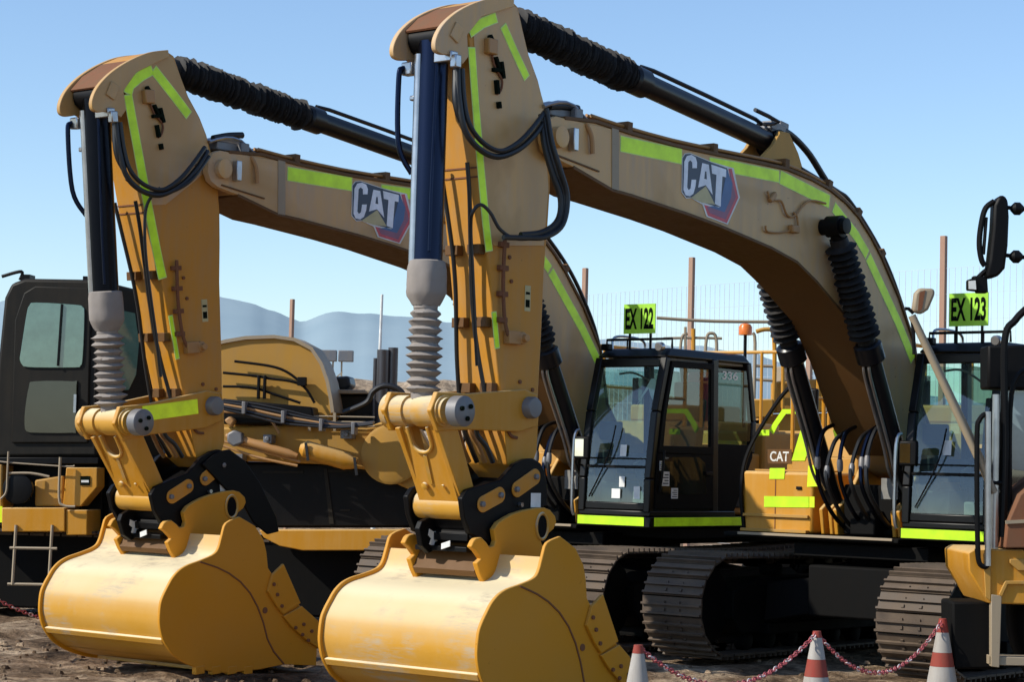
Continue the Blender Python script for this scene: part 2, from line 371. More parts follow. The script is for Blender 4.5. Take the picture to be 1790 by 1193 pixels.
def excavator(cfg):
    root = empty('excavator', (cfg['x'], cfg['y'], 0), cfg['a'], cfg['label'], 'excavator', 'yellow excavators parked in a row')
    dst, dbk, first = cfg['dst'], cfg['dbk'], cfg['no'] == '123'
    def S(p):                                   # stick group
        x, z = rot2(p[0], p[2], JX, JZ, dst); return (x, p[1], z)
    def K(p):                                   # bucket group
        x, z = rot2(p[0], p[2], KX, KZ, dbk); return S((x, p[1], z))
    def iS(x, z): return rot2(x, z, JX, JZ, .117)        # from the second machine's pixels back to the common pose
    def iK(x, z):
        x, z = iS(x, z); return rot2(x, z, KX, KZ, -.0625)
    B = lambda pts, y: [FB.uy(px, py, y) for px, py in pts]
    A_ = lambda pts, y: [iS(*FA.uy(px, py, y)) for px, py in pts]
    AK = lambda pts, y: [iK(*FA.uy(px, py, y)) for px, py in pts]

    # ---------------- undercarriage
    und = MB()
    und.box(-1.3, 1.3, -.55, .55, .45, .95); und.lathe((0, 0, .93), (0, 0, 1.12), [(0, .72), (.19, .72)], 40)
    for sx in (-1, 1):
        for sy in (-1, 1):
            und.loft([(sx*.5, sy*.4, .5), (sx*1.1, sy*.4, .5), (sx*1.25, sy*1.1, .35), (sx*.55, sy*1.1, .35)], [(sx*.5, sy*.4, .85), (sx*1.0, sy*.4, .85), (sx*1.2, sy*1.1, .75), (sx*.6, sy*1.1, .75)])
    und.build('undercarriage', 'under', root, .02)
    for sy in (-1, 1):
        yc = sy*1.31; rz = cfg['trk']
        rotm = lambda p: (p[0]*math.cos(rz)-p[1]*math.sin(rz), p[0]*math.sin(rz)+p[1]*math.cos(rz), p[2])
        t = MB(rotm); xi, xs, zr, r = 2.02, -1.98, .535, .475
        path = []
        n1 = 21
        Ltop = xi-xs; Larc = math.pi*r; tot = 2*Ltop+2*Larc; n = int(tot/.185)
        for i in range(n):
            s_ = tot*i/n
            if s_ < Ltop:
                f = s_/Ltop; x, z, a = xi-s_, zr+r-.035*math.sin(math.pi*f)**2, 0.
                path.append((x, z, math.pi))
            elif s_ < Ltop+Larc:
                a = (s_-Ltop)/r; path.append((xs-r*math.sin(a), zr+r*math.cos(a), math.pi+a))
            elif s_ < 2*Ltop+Larc:
                path.append((xs+(s_-Ltop-Larc), zr-r, 0))
            else:
                a = (s_-2*Ltop-Larc)/r; path.append((xi+r*math.sin(a), zr-r*math.cos(a), a))
        for x, z, a in path:
            d = Vector((math.cos(a), 0, math.sin(a))); nn = Vector((math.sin(a), 0, -math.cos(a)))
            c = Vector((x, yc, z))
            w = .35+random.uniform(-.004, .004)
            t.obox(c, d, (0, 1, 0), nn, .088, w, .010)
            for g in (-.072, .016):
                t.obox(c+d*g+nn*.024, d, (0, 1, 0), nn, .010, w, .018)
            for yy in (-.09, .09):
                for gx in (-.035, .035): t.obox(c+d*gx+Vector((0, yy, 0))+nn*.014, d, (0, 1, 0), nn, .014, .014, .010)
                t.obox(c-nn*.045, d, (0, 1, 0), nn, .085, .05, .030)
        tr = t.build('track', 'shoe', root)
        MB(rotm).lathe((xi, yc-.09, zr), (xi, yc+.09, zr), [(0, .1), (0, .36), (.03, .40), (.15, .40), (.18, .36), (.18, .1)], 32).build('idler', 'under', tr)
        sp = MB(rotm)
        sp.lathe((xs, yc-.05, zr), (xs, yc+.05, zr), [(0, .36), (.1, .36)], 36); sp.lathe((xs, yc-.2, zr), (xs, yc+.2, zr), [(0, .22), (.4, .22)], 28)
        for k in range(20):
            a = 2*math.pi*k/20; sp.obox((xs+.38*math.cos(a), yc, zr+.38*math.sin(a)), (math.cos(a), 0, math.sin(a)), (0, 1, 0), (-math.sin(a), 0, math.cos(a)), .03, .04, .03)
        sp.build('sprocket', 'under', tr)
        fr = MB(rotm); fr.prism([(-1.65, .24), (1.6, .24), (1.75, .4), (1.75, .66), (1.3, .78), (-1.3, .78), (-1.65, .62)], yc-.2, yc+.2)
        fr.box(-1.2, 1.2, yc-.26, yc+.26, .22, .34)
        fr.build('track_frame', 'under', tr, .015)
        for k in range(8):
            x = -1.45+k*.41; MB(rotm).lathe((x, yc-.17, .17), (x, yc+.17, .17), [(0, .07), (.02, .10), (.32, .10), (.34, .07)], 16).build('roller', 'under', tr)
        for x in (-.8, .8): MB(rotm).cyl((x, yc-.1, .86), (x, yc+.1, .86), .07, 16).build('carrier_roller', 'under', tr)

    # ---------------- upper structure
    dk = MB()
    dk.prism([(-3.0, 1.17), (1.15, 1.17), (1.42, 1.2), (1.42, 1.245), (-3.0, 1.245)], -1.48, .52)
    dk.box(-2.6, 1.25, -.75, .75, 1.03, 1.165)
    dk.box(-2.7, .9, .53, 1.48, 1.12, 1.235)
    dk.build('deck', 'under', root, .012)
    MB().box(1.424, 1.436, -1.30, .46, 1.222, 1.248).build('deck_edge', 'tan', root, .003)
    # counterweight
    cw = MB()
    arc = [(-2.55, 1.5)]+[(-2.45-1.0*math.sin(a)**.8, 1.5*math.cos(a)) for a in [R(10+16*k) for k in range(6)]]
    arc = arc+[(x, -y) for x, y in arc[::-1]]
    cw.loft([(x, y, 1.10) for x, y in arc], [(x, y, 2.35) for x, y in arc]); cw.build('counterweight', 'far', root, .05)
    hd = MB()
    hd.prism([(-2.5, 1.25), (-.95, 1.25), (-.95, 2.20), (-1.1, 2.42), (-2.5, 2.42)], -1.46, .56)
    hd.box(-2.5, -.75, .58, 1.46, 1.25, 2.30)
    hd.prism([(-.745, 1.25), (-.745, 2.05), (-.56, 2.05), (-.18, 1.44), (-.18, 1.37), (-.5, 1.37), (-.5, 1.25)], .60, 1.42)
    hd.box(-2.2, -1.3, -.8, .2, 2.42, 2.62); hood = hd.build('engine_hood', 'far', root, .03)
    ex = MB(); ex.cyl((-1.6, -.9, 2.4), (-1.6, -.9, 2.95), .07); ex.build('exhaust_pipe', 'blk', root)
    # swing frame horns that carry the boom foot
    hn = MB()
    for y0, y1 in ((.30, .345), (-.345, -.30)):
        hn.prism([(-.9, 1.25), (1.15, 1.25), (1.2, 1.5), (.95, 1.62), (.55, 2.12), (.35, 2.25), (.1, 2.2), (-.9, 1.7)], y0, y1)
    for y0, y1 in ((.36, .40), (.46, .50), (-.40, -.36), (-.50, -.46)):
        hn.prism([(.7, 1.25), (1.15, 1.25), (1.2, 1.5), (1.0, 1.62), (.8, 1.5)], y0, y1)
    hn.build('boom_bracket', 'yel', root, .01)
    # right hand tool box, steps and fuel tank
    rb = MB()
    rb.box(.30, 1.12, -1.46, -.62, 1.25, 1.86); rt = MB(); rt.box(.005, .298, -1.46, -.60, 1.25, 2.02); rt.build('step_box', 'far', root, .02)  # tall step wall takes the darker yellow, its shade put into the colour
    rb.build('step_box', 'yel', root, .03)
    MB().prism([(-.94, 1.25), (.0, 1.25), (.0, 2.22), (-.08, 2.34), (-.94, 2.34)], -1.46, -.58).build('fuel_tank', 'far', root, .04)  # darker yellow paints the shade on the tank
    tp = MB()
    def fx(x, l, dx=.004):
        P = [FB.ux(px, py, x) for px, py in l]; tp.rings([[(x+dx, y, z) for y, z in P], [(x, y, z) for y, z in P]], False)
    def fxp(x, l, mt='hv'):
        P = [FB.ux(px, py, x) for px, py in l]; q = MB(); q.prismx(P, x, x+.004); q.build('reflective_tape', mt, root)
    tp.bm.free()
    fxp(1.122, [(1336, 868), (1414, 869), (1414, 888), (1336, 887)]); fxp(1.122, [(1415, 869), (1424, 869), (1424, 888), (1415, 888)], 'hvy')
    fxp(1.122, [(1346, 819), (1372, 819), (1371, 838), (1345, 838)]); fxp(1.122, [(1413, 815), (1438, 812), (1442, 850), (1411, 852)], 'hvy')
    fxp(.302, [(1400, 752), (1423, 752), (1407, 806), (1384, 806)]); fxp(.302, [(1456, 752), (1470, 752), (1472, 768), (1460, 768)]); fxp(.302, [(1473, 752), (1504, 752), (1502, 769), (1476, 768)])
    fxp(.302, [(1325, 752), (1345, 752), (1345, 762), (1325, 762)])
    ar_ = MB(); P = [FB.ux(px, py, .002) for px, py in [(1345, 752), (1352, 740), (1368, 716), (1410, 716), (1410, 724), (1374, 724), (1360, 744), (1352, 760)]]; ar_.prismx(P, .002, .006); ar_.build('reflective_tape', 'hv', root)
    q = MB(); q.box(.50, 1.0, -1.40, -.70, 1.862, 1.88); q.box(1.121, 1.15, -1.44, -.66, 1.40, 1.43); q.box(1.121, 1.18, -1.44, -.66, 1.25, 1.28); q.build('step_plate', 'far', root, .004)
    q = MB(); q.bar((1.122, -1.06, 1.27), (1.122, -1.06, 1.84), .008, .006); q.build('door_seam', 'rust', root); q = MB(); q.obox((1.128, -.78, 1.70), (1, 0, 0), (0, 1, 0), (0, 0, 1), .008, .03, .015); q.build('latch', 'blk', root, .003)
    q = MB(); P = [FB.ux(px, py, .302) for px, py in ((1342, 786), (1384, 786), (1384, 811), (1342, 811))]; q.prismx(P, .302, .304); q.build('decal', 'dkb', root); (ya, za), (yb, zb2) = FB.ux(1346, 807, .305), FB.ux(1379, 790, .305)
    text_mesh('lettering', 'CAT', 'white', root, (.306, ya, za), (0, 1, 0), (0, 0, 1), zb2-za, yb-ya, bold=.02)
    # walkway hand rails on the right side
    rl = MB()
    rl.tube([(.25, -1.42, 1.9), (.25, -1.42, 3.14), (.20, -1.42, 3.22), (-.30, -1.42, 3.24), (-.36, -1.42, 3.16), (-.36, -1.42, 2.34)], .022, 8, sub=3)
    rl.tube([(.25, -1.42, 2.65), (-.36, -1.42, 2.65)], .018)
    rl.tube([(.22, -.66, 1.9), (.22, -.66, 2.85), (.16, -.66, 2.95), (-.3, -.66, 2.95), (-.36, -.66, 2.85), (-.36, -.66, 2.34)], .022, 8, sub=3)
    rl.build('hand_rail', 'yel', root)
    rl = MB()
    rl.tube([(-.7, -1.42, 2.34), (-.7, -1.42, 3.28), (-.78, -1.42, 3.34), (-2.5, -1.42, 3.34), (-2.56, -1.42, 3.28), (-2.56, -1.42, 2.40)], .022, 8, sub=3)
    rl.tube([(-2.5, -1.38, 3.33), (-2.9, -1.0, 3.33), (-3.0, 1.0, 3.33), (-2.6, 1.38, 3.33)], .022, 8)
    rl.tube([(-2.9, -1.0, 3.33), (-2.9, -1.0, 2.3)], .02); rl.tube([(-2.95, 0, 3.33), (-2.95, 0, 2.3)], .02); rl.tube([(-2.9, 1.0, 3.33), (-2.9, 1.0, 2.3)], .02)
    rl.tube([(-.7, -1.42, 2.85), (-2.56, -1.42, 2.85)], .016); rl.tube([(-1.6, -1.42, 3.34), (-1.6, -1.42, 2.4)], .018)
    rl.build('hand_rail', 'yel', root)
    # black grab bar / mirror arm on the right
    MB().tube([(1.12, -1.43, 1.28), (1.14, -1.46, 1.7), (1.02, -1.44, 2.1), (.72, -1.25, 2.65), (.58, -1.08, 2.83)], .022, 8).build('grab_bar', 'blk', root)
    mr = MB(); mr.obox((.60, -1.0, 2.55), (1, 0, 0), (0, 1, 0), (0, 0, 1), .03, .10, .17); mr.build('side_mirror', 'blk', root, .02)
    by_, bz_ = FB.ux(1303, 586, -.55); bc = MB(); bc.lathe((-.55, by_, 2.34), (-.55, by_, bz_), [(0, .018), (bz_-2.34, .018)], 10); po = bc.build('beacon_pole', 'blk', root)
    MB().lathe((-.55, by_, bz_), (-.55, by_, bz_+.13), [(0, .075), (.09, .075), (.12, .055), (.13, .02)], 18).build('beacon', 'orange', po)

    # ---------------- cab
    y0, y1 = .58, 1.51
    zb, zt = 1.36, 3.10
    # side outline of the cab (x,z)
    side = [(1.47, zb), (1.465, 1.75), (1.36, 2.45), (1.20, 3.02), (1.14, zt), (-.30, zt+.01), (-.42, 2.98), (-.52, 2.4), (-.50, 2.05), (-.12, 1.5), (-.12, zb)]
    cab = MB()
    # base, roof, pillars
    cab.prism([(1.47, zb), (1.47, 1.42), (-.12, 1.42), (-.12, zb)], y0, y1)
    def post(pts_, y, w=.07, d=.08):
        for p, q in zip(pts_, pts_[1:]): cab.bar((p[0], y, p[1]), (q[0], y, q[1]), w, d, (0, 1, 0))
    frontline = [(1.44, 1.40), (1.435, 1.75), (1.335, 2.45), (1.18, 3.02)]
    for y in (y0+.04, y1-.045): post(frontline, y, .08, .085)
    qp = MB()
    for y in (y0+.04, y1-.04):
        post([(.26, 1.40), (.30, 3.05)], y, .11, .07)
        post([(-.36, 3.04), (-.48, 2.4), (-.46, 2.05)], y, .08, .07)
        qp.prism([(.30, 1.42), (-.12, 1.42), (-.46, 2.0), (-.47, 2.14), (.30, 2.14)], y-.03, y+.03)
    cab.box(1.37, 1.46, y0+.06, y1-.06, 1.421, 1.50)
    cab.obox((1.19, (y0+y1)/2, 2.97), (1, 0, 0), (0, 1, 0), (0, 0, 1), .035, .40, .045)
    cab.box(-.5, -.44, y0+.08, y1-.08, 1.98, 2.14); cab.box(-.42, -.37, y0+.08, y1-.08, 2.94, 3.04)
    cab.prism([(-.5, 2.0), (-.46, 2.06), (-.10, 1.46), (-.12, 1.40)], y0+.05, y1-.05)
    cabo = cab.build('cab', 'cab', root, .012); qp.build('quarter_panel', 'cabm', cabo, .008, True)
    rf = MB(); rf.loft([(1.22, y0, 3.03), (1.22, y1-.01, 3.03), (-.40, y1, 3.03), (-.40, y0, 3.03)], [(1.10, y0+.05, 3.13), (1.10, y1-.06, 3.13), (-.32, y1-.05, 3.13), (-.32, y0+.05, 3.13)])
    rf.build('cab_roof', 'cab', cabo, .025)
    # windscreen
    g = MB(); yl, yr = y0+.09, y1-.09
    for (xa, za), (xb, zb_) in zip([(1.452, 1.50), (1.442, 1.75), (1.35, 2.40), (1.205, 2.94)], [(1.442, 1.75), (1.35, 2.40), (1.205, 2.94)]):
        g._f([g._v((xa, yl, za)), g._v((xa, yr, za)), g._v((xb, yr, zb_)), g._v((xb, yl, zb_))], True)
    bmesh.ops.remove_doubles(g.bm, verts=g.bm.verts, dist=.001)
    ws = g.build('windscreen', 'glass', cabo)
    tr_ = MB(); tr_.box(1.43, 1.452, yl, yr, 1.86, 1.885); tr_.box(1.425, 1.445, yl, yr, 1.955, 1.965)
    tr_.tube([(1.47, .72, 1.55), (1.46, .95, 1.98), (1.43, 1.02, 2.3)], .008); tr_.build('wiper', 'blk', ws)
    # door (left side) with two panes
    d = MB(); yd = y1-.005
    door = [(1.395, 1.44), (1.385, 1.75), (1.285, 2.45), (1.14, 2.985), (.36, 3.0), (.33, 1.44)]
    win = [(1.27, 2.10), (1.225, 2.44), (1.105, 2.92), (.42, 2.93), (.40, 2.10)]
    def ringplate(mb, outer, inner, ya, yb):
        n = len(outer); vs = [[mb._v((x, y, z)) for x, z in L] for y in (ya, yb) for L in (outer, inner)]
        for i in range(n):
            j = (i+1) % n
            for a_, b_ in ((0, 1), (2, 3), (0, 2), (1, 3)): mb._f([vs[a_][i], vs[a_][j], vs[b_][j], vs[b_][i]])
    ringplate(d, [(1.36, 2.02), (1.285, 2.45), (1.14, 2.985), (.36, 3.0), (.34, 2.02)], win, yd-.02, yd+.02)
    d.prism([(1.395, 1.44), (1.387, 1.70), (1.36, 2.02), (.34, 2.02), (.33, 1.44)], yd-.02, yd+.014)
    dr = d.build('door', 'cabm', cabo, .006)
    MB().sheet([(x, z) for x, z in win], yd).build('door_window', 'glass', dr)
    MB().sheet([(1.28, 1.60), (1.25, 1.98), (.62, 1.99), (.50, 1.93), (.46, 1.60)], yd+.018).build('door_window', 'glassd', dr)
    MB().tube([(1.30, yd+.05, 2.05), (1.33, yd+.05, 1.8), (1.33, yd+.02, 1.62)], .014).build('door_handle', 'blk', dr)
    MB().obox((.45, yd+.03, 1.82), (1, 0, 0), (0, 1, 0), (0, 0, 1), .06, .015, .02).build('door_handle', 'blk', dr, .005)
    rw = MB(); rw.sheet([(.24, 2.18), (.25, 2.96), (-.32, 2.95), (-.43, 2.42), (-.42, 2.18)], y1-.02); rw.build('rear_side_window', 'glassd', cabo)
    MB().sheet([(.22, 2.18), (.22, 2.96), (-.32, 2.95), (-.43, 2.42), (-.42, 2.18)], y0+.02).build('rear_side_window', 'glassd', cabo)
    MB().sheet([(1.38, 1.5), (1.38, 1.75), (1.285, 2.42), (1.15, 2.92), (.36, 2.92), (.36, 1.5)], y0+.03).build('right_side_window', 'glass', cabo)
    rg = MB(); rg._f([rg._v(p) for p in [(-.47, y0+.09, 2.15), (-.47, y1-.09, 2.15), (-.41, y1-.09, 2.93), (-.41, y0+.09, 2.93)]]); rg.build('rear_window', 'glass', cabo)
    text_mesh('lettering', '336', 'white', cabo, (.16, y1-.012, 2.84), (-1, 0, 0), (0, 0, 1), .09, .30, bold=.015)
    # sill tapes: front and side
    st = MB(); st.box(1.475, 1.48, y0+.0, y1-.07, 1.262, 1.352); st.build('reflective_tape', 'hv', cabo)
    st = MB(); st.box(-.42, 1.40, y1+.005, y1+.010, 1.262, 1.352); st.build('reflective_tape', 'hv', cabo)
    st = MB(); st.box(-.45, 1.472, y0-.02, y1+.003, 1.245, 1.358); st.build('cab_sill', 'cab', cabo, .01)
    # roof guard rail, lamps
    rr_ = MB(); rr_.tube([(1.16, .68, 3.12), (1.16, .68, 3.22), (1.16, 1.53, 3.22), (1.16, 1.53, 3.12)], .014, 6, sub=1)
    rr_.tube([(1.16, .95, 3.12), (1.16, .95, 3.22)], .010, 6, sub=1); rr_.tube([(1.16, 1.25, 3.12), (1.16, 1.25, 3.22)], .010, 6, sub=1); rr_.build('roof_rail', 'blk', cabo)
    MB().tube([(1.0, .64, 3.10), (.95, .62, 3.26), (.60, .62, 3.28), (.4, .62, 3.24), (.38, .62, 3.12)], .014).build('grab_rail', 'steel', cabo)
    lp = MB(); lp.lathe((1.18, 1.42, 3.14), (1.26, 1.42, 3.13), [(0, .02), (.01, .045), (.07, .05), (.08, .04)], 16); lm = lp.build('work_lamp', 'steel', cabo)
    MB().obox((1.19, .70, 3.14), (1, 0, 0), (0, 1, 0), (0, 0, 1), .04, .05, .035).build('work_lamp', 'blk', cabo, .01)
    # interior
    se = MB(); se.box(.25, .80, .82, 1.30, 1.75, 1.90); se.obox((.27, 1.06, 2.25), Vector((1, 0, .15)).normalized(), (0, 1, 0), Vector((-.15, 0, 1)).normalized(), .07, .24, .38)
    se.box(-.36, -.05, .66, 1.44, 1.45, 2.12); se.obox((.20, 1.06, 2.72), (1, 0, 0), (0, 1, 0), (0, 0, 1), .05, .14, .09); se.box(.35, .95, .68, .80, 1.8, 2.02); se.box(.35, .95, 1.32, 1.42, 1.8, 2.02)
    for yy in (.74, 1.37): se.cyl((.9, yy, 2.0), (.92, yy, 2.22), .022, 8)
    se.box(1.05, 1.28, .64, .76, 1.5, 2.05); se.obox((1.16, .76, 2.25), (1, .3, 0), (-.3, 1, 0), (0, 0, 1), .03, .12, .10)
    se.box(.3, 1.3, .62, 1.47, 1.40, 1.46); se.build('seat', 'seat', cabo, .02)
    k = MB(); k.box(.95, 1.30, .70, 1.0, 1.46, 1.72); k.build('floor_console', 'rub', cabo, .02); k = MB(); k.box(1.0, 1.2, 1.08, 1.38, 1.46, 1.62); k.build('storage_tray', 'mirror' if 0 else 'liner', cabo, .02)
    k = MB(); k.tube([(1.0, .95, 1.9), (1.02, 1.15, 1.98), (1.0, 1.33, 1.9)], .012); k.tube([(.62, 1.06, 2.7), (1.05, 1.0, 2.86), (1.08, .8, 2.86)], .012); k.build('interior_rail', 'liner', cabo)
    li = MB(); li.box(-.35, 1.1, .66, 1.44, 3.0, 3.025); li.build('cab_liner', 'liner', cabo)
    if not first:
        vx, vz = FA.uy(1225, 702, 1.12); MB().obox((vx, 1.12, vz), (1, 0, 0), (0, 1, 0), (0, 0, 1), .08, .13, .32).build('red_vest', 'seatred', cabo, .03)
        vs_ = MB(); vs_.prismx([(1.12, 2.52), (1.30, 2.80), (1.36, 2.80), (1.36, 2.52), (1.30, 2.62), (1.27, 2.70)], 1.20, 1.205); vs_.build('reflection_shape', 'white', cabo)  # white shape added inside for the pale reflection in the windscreen
    # stickers
    stk = ([((1.458, 1.01, 1.54), .11, .10), ((1.452, 1.29, 1.54), .08, .13), ((1.450, 1.10, 1.66), .07, .11), ((1.42, 1.08, 1.98), .08, .12)] if not first else [((1.45, 1.32, 1.44), .06, .05), ((1.42, .98, 2.05), .09, .14)])
    for (x, y, z), w_, h_ in stk:
        k = MB(); dxx = -.05 if z > 1.8 else 0
        k.loft([(x+.008, y, z), (x+.008, y+w_, z), (x+.010, y+w_, z), (x+.010, y, z)], [(x+.006+dxx*.2, y, z+h_), (x+.006+dxx*.2, y+w_, z+h_), (x+.008+dxx*.2, y+w_, z+h_), (x+.008+dxx*.2, y, z+h_)]); k.build('sticker', 'white', ws)
    if not first:
        for x, z, w_, h_ in ((1.29, 1.68, .13, .15), (1.12, 1.55, .12, .11), (1.34, 1.84, .06, .10)):
            sk = MB().box(x-w_, x, yd+.021, yd+.023, z, z+h_).build('sticker', 'white', dr)
            k = MB()
            for q in range(4): k.box(x-w_*.88, x-w_*(.12+.2*(q % 2)), yd+.0235, yd+.0240, z+h_*(.14+.2*q), z+h_*(.22+.2*q))
            k.build('print', 'seat', sk, split=False)
    # mirror on the front left corner and on the right
    mm = MB(); mm.tube([(1.46, .60, 1.88), (1.56, .64, 1.90), (1.60, .68, 2.0)], .012); mr_ = mm.build('mirror_arm', 'blk', cabo)
    MB().obox((1.60, .72, 2.06), Vector((1, .2, 0)).normalized(), Vector((-.2, 1, 0)).normalized(), (0, 0, 1), .03, .09, .12).build('side_mirror', 'blk', mr_, .02); MB().obox((1.634, .70, 2.06), Vector((1, .2, 0)).normalized(), Vector((-.2, 1, 0)).normalized(), (0, 0, 1), .003, .05, .09).build('mirror_glass', 'mirror', mr_)
    MB().tube([(1.50, .545, 1.35), (1.52, .53, 1.5), (1.50, .53, 2.15), (1.44, .55, 2.25)], .018).build('grab_rail', 'steel', cabo)
    # fleet number sign
    sg = MB(); sg.box(1.10, 1.112, .86, 1.27, 3.285, 3.60); sgo = sg.build('number_sign', 'sign', root)
    text_mesh('lettering', 'EX '+cfg['no'], 'ink', sgo, (1.1145, .883, 3.333), (0, 1, 0), (0, 0, 1), .225, .365, bold=.034)
    bb = MB(); bb.bar((1.09, .93, 3.12), (1.09, .93, 3.5), .02, .02); bb.bar((1.09, 1.2, 3.12), (1.09, 1.2, 3.5), .02, .02); bb.build('sign_bracket', 'blk', sgo)
    # fire extinguisher on the step box
    e_ = MB(); e_.lathe((.75, -1.25, 1.66), (.75, -1.25, 2.16), [(0, .09), (.38, .09), (.45, .05), (.5, .03)], 16)
    if not first: e_ = e_.build('fire_extinguisher', 'ext', root)
    else: e_.bm.free()

    # ---------------- boom
    hw = .29
    top = B([(985, 207), (1040, 213), (1100, 233), (1180, 255), (1250, 270), (1320, 284), (1375, 296), (1420, 315), (1450, 332), (1478, 355), (1500, 380), (1522, 415), (1540, 450), (1570, 520), (1597, 600)], hw)
    bot = B([(1000, 292), (1068, 332), (1103, 342), (1200, 374), (1257, 395), (1346, 433), (1391, 458), (1425, 492), (1478, 555), (1512, 631)], hw)
    foot = [(.62, 2.55), (.30, 2.16), (.12, 2.03), (.15, 1.86), (.32, 1.80), (.62, 1.88), (.95, 2.05), (1.25, 2.30)]
    poly = top+foot+bot[::-1]
    bm_ = MB(); bm_.prism(poly, -hw, hw)
    boomo = bm_.build('boom', 'boom', root, .012)
    # chord plates standing proud of the webs (top and bottom flanges)
    fl = MB(); tt = top+[(.62, 2.55), (.30, 2.16)]
    fl.prism(strip_poly(tt, -.012, .018), -hw-.018, hw+.018)
    bt = bot+[(1.25, 2.30), (.95, 2.05)]
    fl.prism(strip_poly(bt, -.018, .012), -hw-.018, hw+.018)
    fl.build('flange', 'dkb', boomo, .004)  # shade of the boom underside is put into this dark brown
    NX, NZ = FB.uy(974, 240, .30)
    nose = [(JX+.21*math.cos(a), JZ+.21*math.sin(a)) for a in [R(60+20*k) for k in range(0)]]
    na = [(JX+.235*math.cos(R(a)), JZ+.235*math.sin(R(a))) for a in range(250, 250-1, -1)]
    np_ = [top[0], (NX+.02, NZ+.165), (NX+.10, NZ+.135), (NX+.155, NZ+.06), (NX+.16, NZ-.04), (NX+.12, NZ-.12), (NX+.04, NZ-.165), bot[0], bot[1], FB.uy(1078, 334, hw), FB.uy(1080, 228, hw)]
    for sy in (-1, 1):
        q = MB(); q.prism(np_, sy*(hw-.06), sy*(hw+.012)); q.build('boom_nose', 'boom', boomo, .006)
    ps = MB(); ps.lathe((NX, -.36, NZ), (NX, .36, NZ), [(0, .05), (.005, .085), (.05, .085), (.055, .07), (.66, .07), (.665, .085), (.715, .085), (.72, .05)], 24); ps.build('boom_pin', 'boom', boomo)
    cbx = MB(); cbx.obox((NX-.16, hw+.05, NZ+.0), (1, 0, 0), (0, 1, 0), (0, 0, 1), .03, .03, .09); cbx.build('pin_clamp', 'steel', boomo, .006)
    P = B([(1067, 224), (1079, 227), (1079, 334), (1067, 332)], hw); MB().prism(P, hw+.012, hw+.018).build('nose_seam', 'tan', boomo)
    (xa, za), (xb, zb2) = B([(972, 272), (1044, 300)], hw)
    MB().bar((xa, hw+.014, za), (xb, hw+.014, zb2), .012, .02, (0, 1, 0)).build('weld_bead', 'dkb', boomo)
    # pipes along the top of the boom
    for j, (yy, dd) in enumerate(((.20, .05), (.12, .055), (-.06, .05), (-.16, .055), (.25, .045))):
        pth = offset_path(top, dd+.01)
        pth = pth[1:] if j != 2 else pth[2:]
        MB().tube([(x, yy, z) for x, z in pth], .015, 8, sub=2).build('hydraulic_pipe', 'blk' if j == 1 else 'hose_y', boomo)
    cl = MB(); pth = offset_path(top, .05)
    for i in (2, 4, 6, 8, 10, 12):
        x, z = pth[i]; a, b_ = pth[i-1], pth[min(i+1, len(pth)-1)]; dd = Vector((b_[0]-a[0], 0, b_[1]-a[1])).normalized()
        cl.obox((x, .06, z), dd, (0, 1, 0), dd.cross(Vector((0, 1, 0))), .035, .24, .045)
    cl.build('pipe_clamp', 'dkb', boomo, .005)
    # front valve lump and bent pipes near the nose
    v = MB()
    for k, yy in enumerate((.22, .13, .04, -.06)):
        a = FB.uy(965+k*2, 190, .1); 
        v.tube([(NX+.02+.06, yy, NZ-.06+.30), (NX+.02-.12, yy, NZ-.06+.36), (NX+.02-.32-.05*k, yy, NZ-.06+.36), (NX+.02-.55-.12*k, yy, NZ-.06+.24), (NX+.02-.85-.1*k, yy, NZ-.06+.24)], .017, 7, sub=2)
    v.build('hydraulic_pipe', 'steel', boomo)
    vb = MB(); vb.box(NX+.02-.42, NX+.02-.05, -.16, .20, NZ-.06+.25, NZ-.06+.33); vb.box(NX+.02-.40, NX+.02-.30, .2, .26, NZ-.06+.22, NZ-.06+.34); vb.build('pipe_manifold', 'pin', boomo, .01)
    MB().tube([(NX+.02-.38, .30, NZ-.06+.22), (NX+.02-.42, .33, NZ-.06+.12), (NX+.02-.44, .33, NZ-.06-.02)], .02, 7).build('bracket', 'hose_y', boomo)
    # long hose and line running down the back of the boom
    ph = offset_path(top, .12)
    MB().tube([(3.05, .05, 4.98), (2.75, .05, 5.0), (2.45, .08, 4.86), (2.2, .10, 4.66), (2.02, .12, 4.50)], .032, 10).build('hose', 'rub', boomo)
    MB().tube([(ph[7][0], .15, ph[7][1]), (ph[9][0], .16, ph[9][1]+.02), (ph[10][0]-.02, .16, ph[10][1]+.05), (ph[12][0]-.06, .17, ph[12][1]+.04), (ph[13][0]-.06, .18, ph[13][1]+.02), (ph[14][0]-.02, .18, ph[14][1]), (.62, .2, 2.75)], .022, 8).build('hose', 'rub', boomo)
    # tape on the boom side
    def tapeline(px, y, w, tf=None, par=None, mat='hv', src=None, proud=.003):
        P = (src or B)(px, y)
        if not first and w == .085 and tf: w = .10
        m_ = MB(tf); m_.mi = 1; m_.prism(strip_poly(P, -w/2, w/2), y, y+proud); m_.mi = 0
        P0_, P1_ = Vector((*P[0], 0)), Vector((*P[-1], 0)); e0 = (Vector((*P[1], 0))-P0_).normalized()*.010; e1 = (P1_-Vector((*P[-2], 0))).normalized()*.010
        Pi = [tuple((P0_+e0)[:2])]+P[1:-1]+[tuple((P1_-e1)[:2])]
        m_.prism(strip_poly(Pi, -w/2+.008, w/2-.008), y+proud, y+proud+.0012); return m_.build('reflective_tape', [mat, 'hvedge'], par, split=False)
    tapeline([(1084, 251), (1192, 274)], hw+.014 if 0 else hw, .135, None, boomo)
    tapeline([(1240, 286), (1283, 293), (1362, 309)], hw, .115, None, boomo)
    tapeline([(1363, 309.5), (1450, 353)], hw, .13, None, boomo)
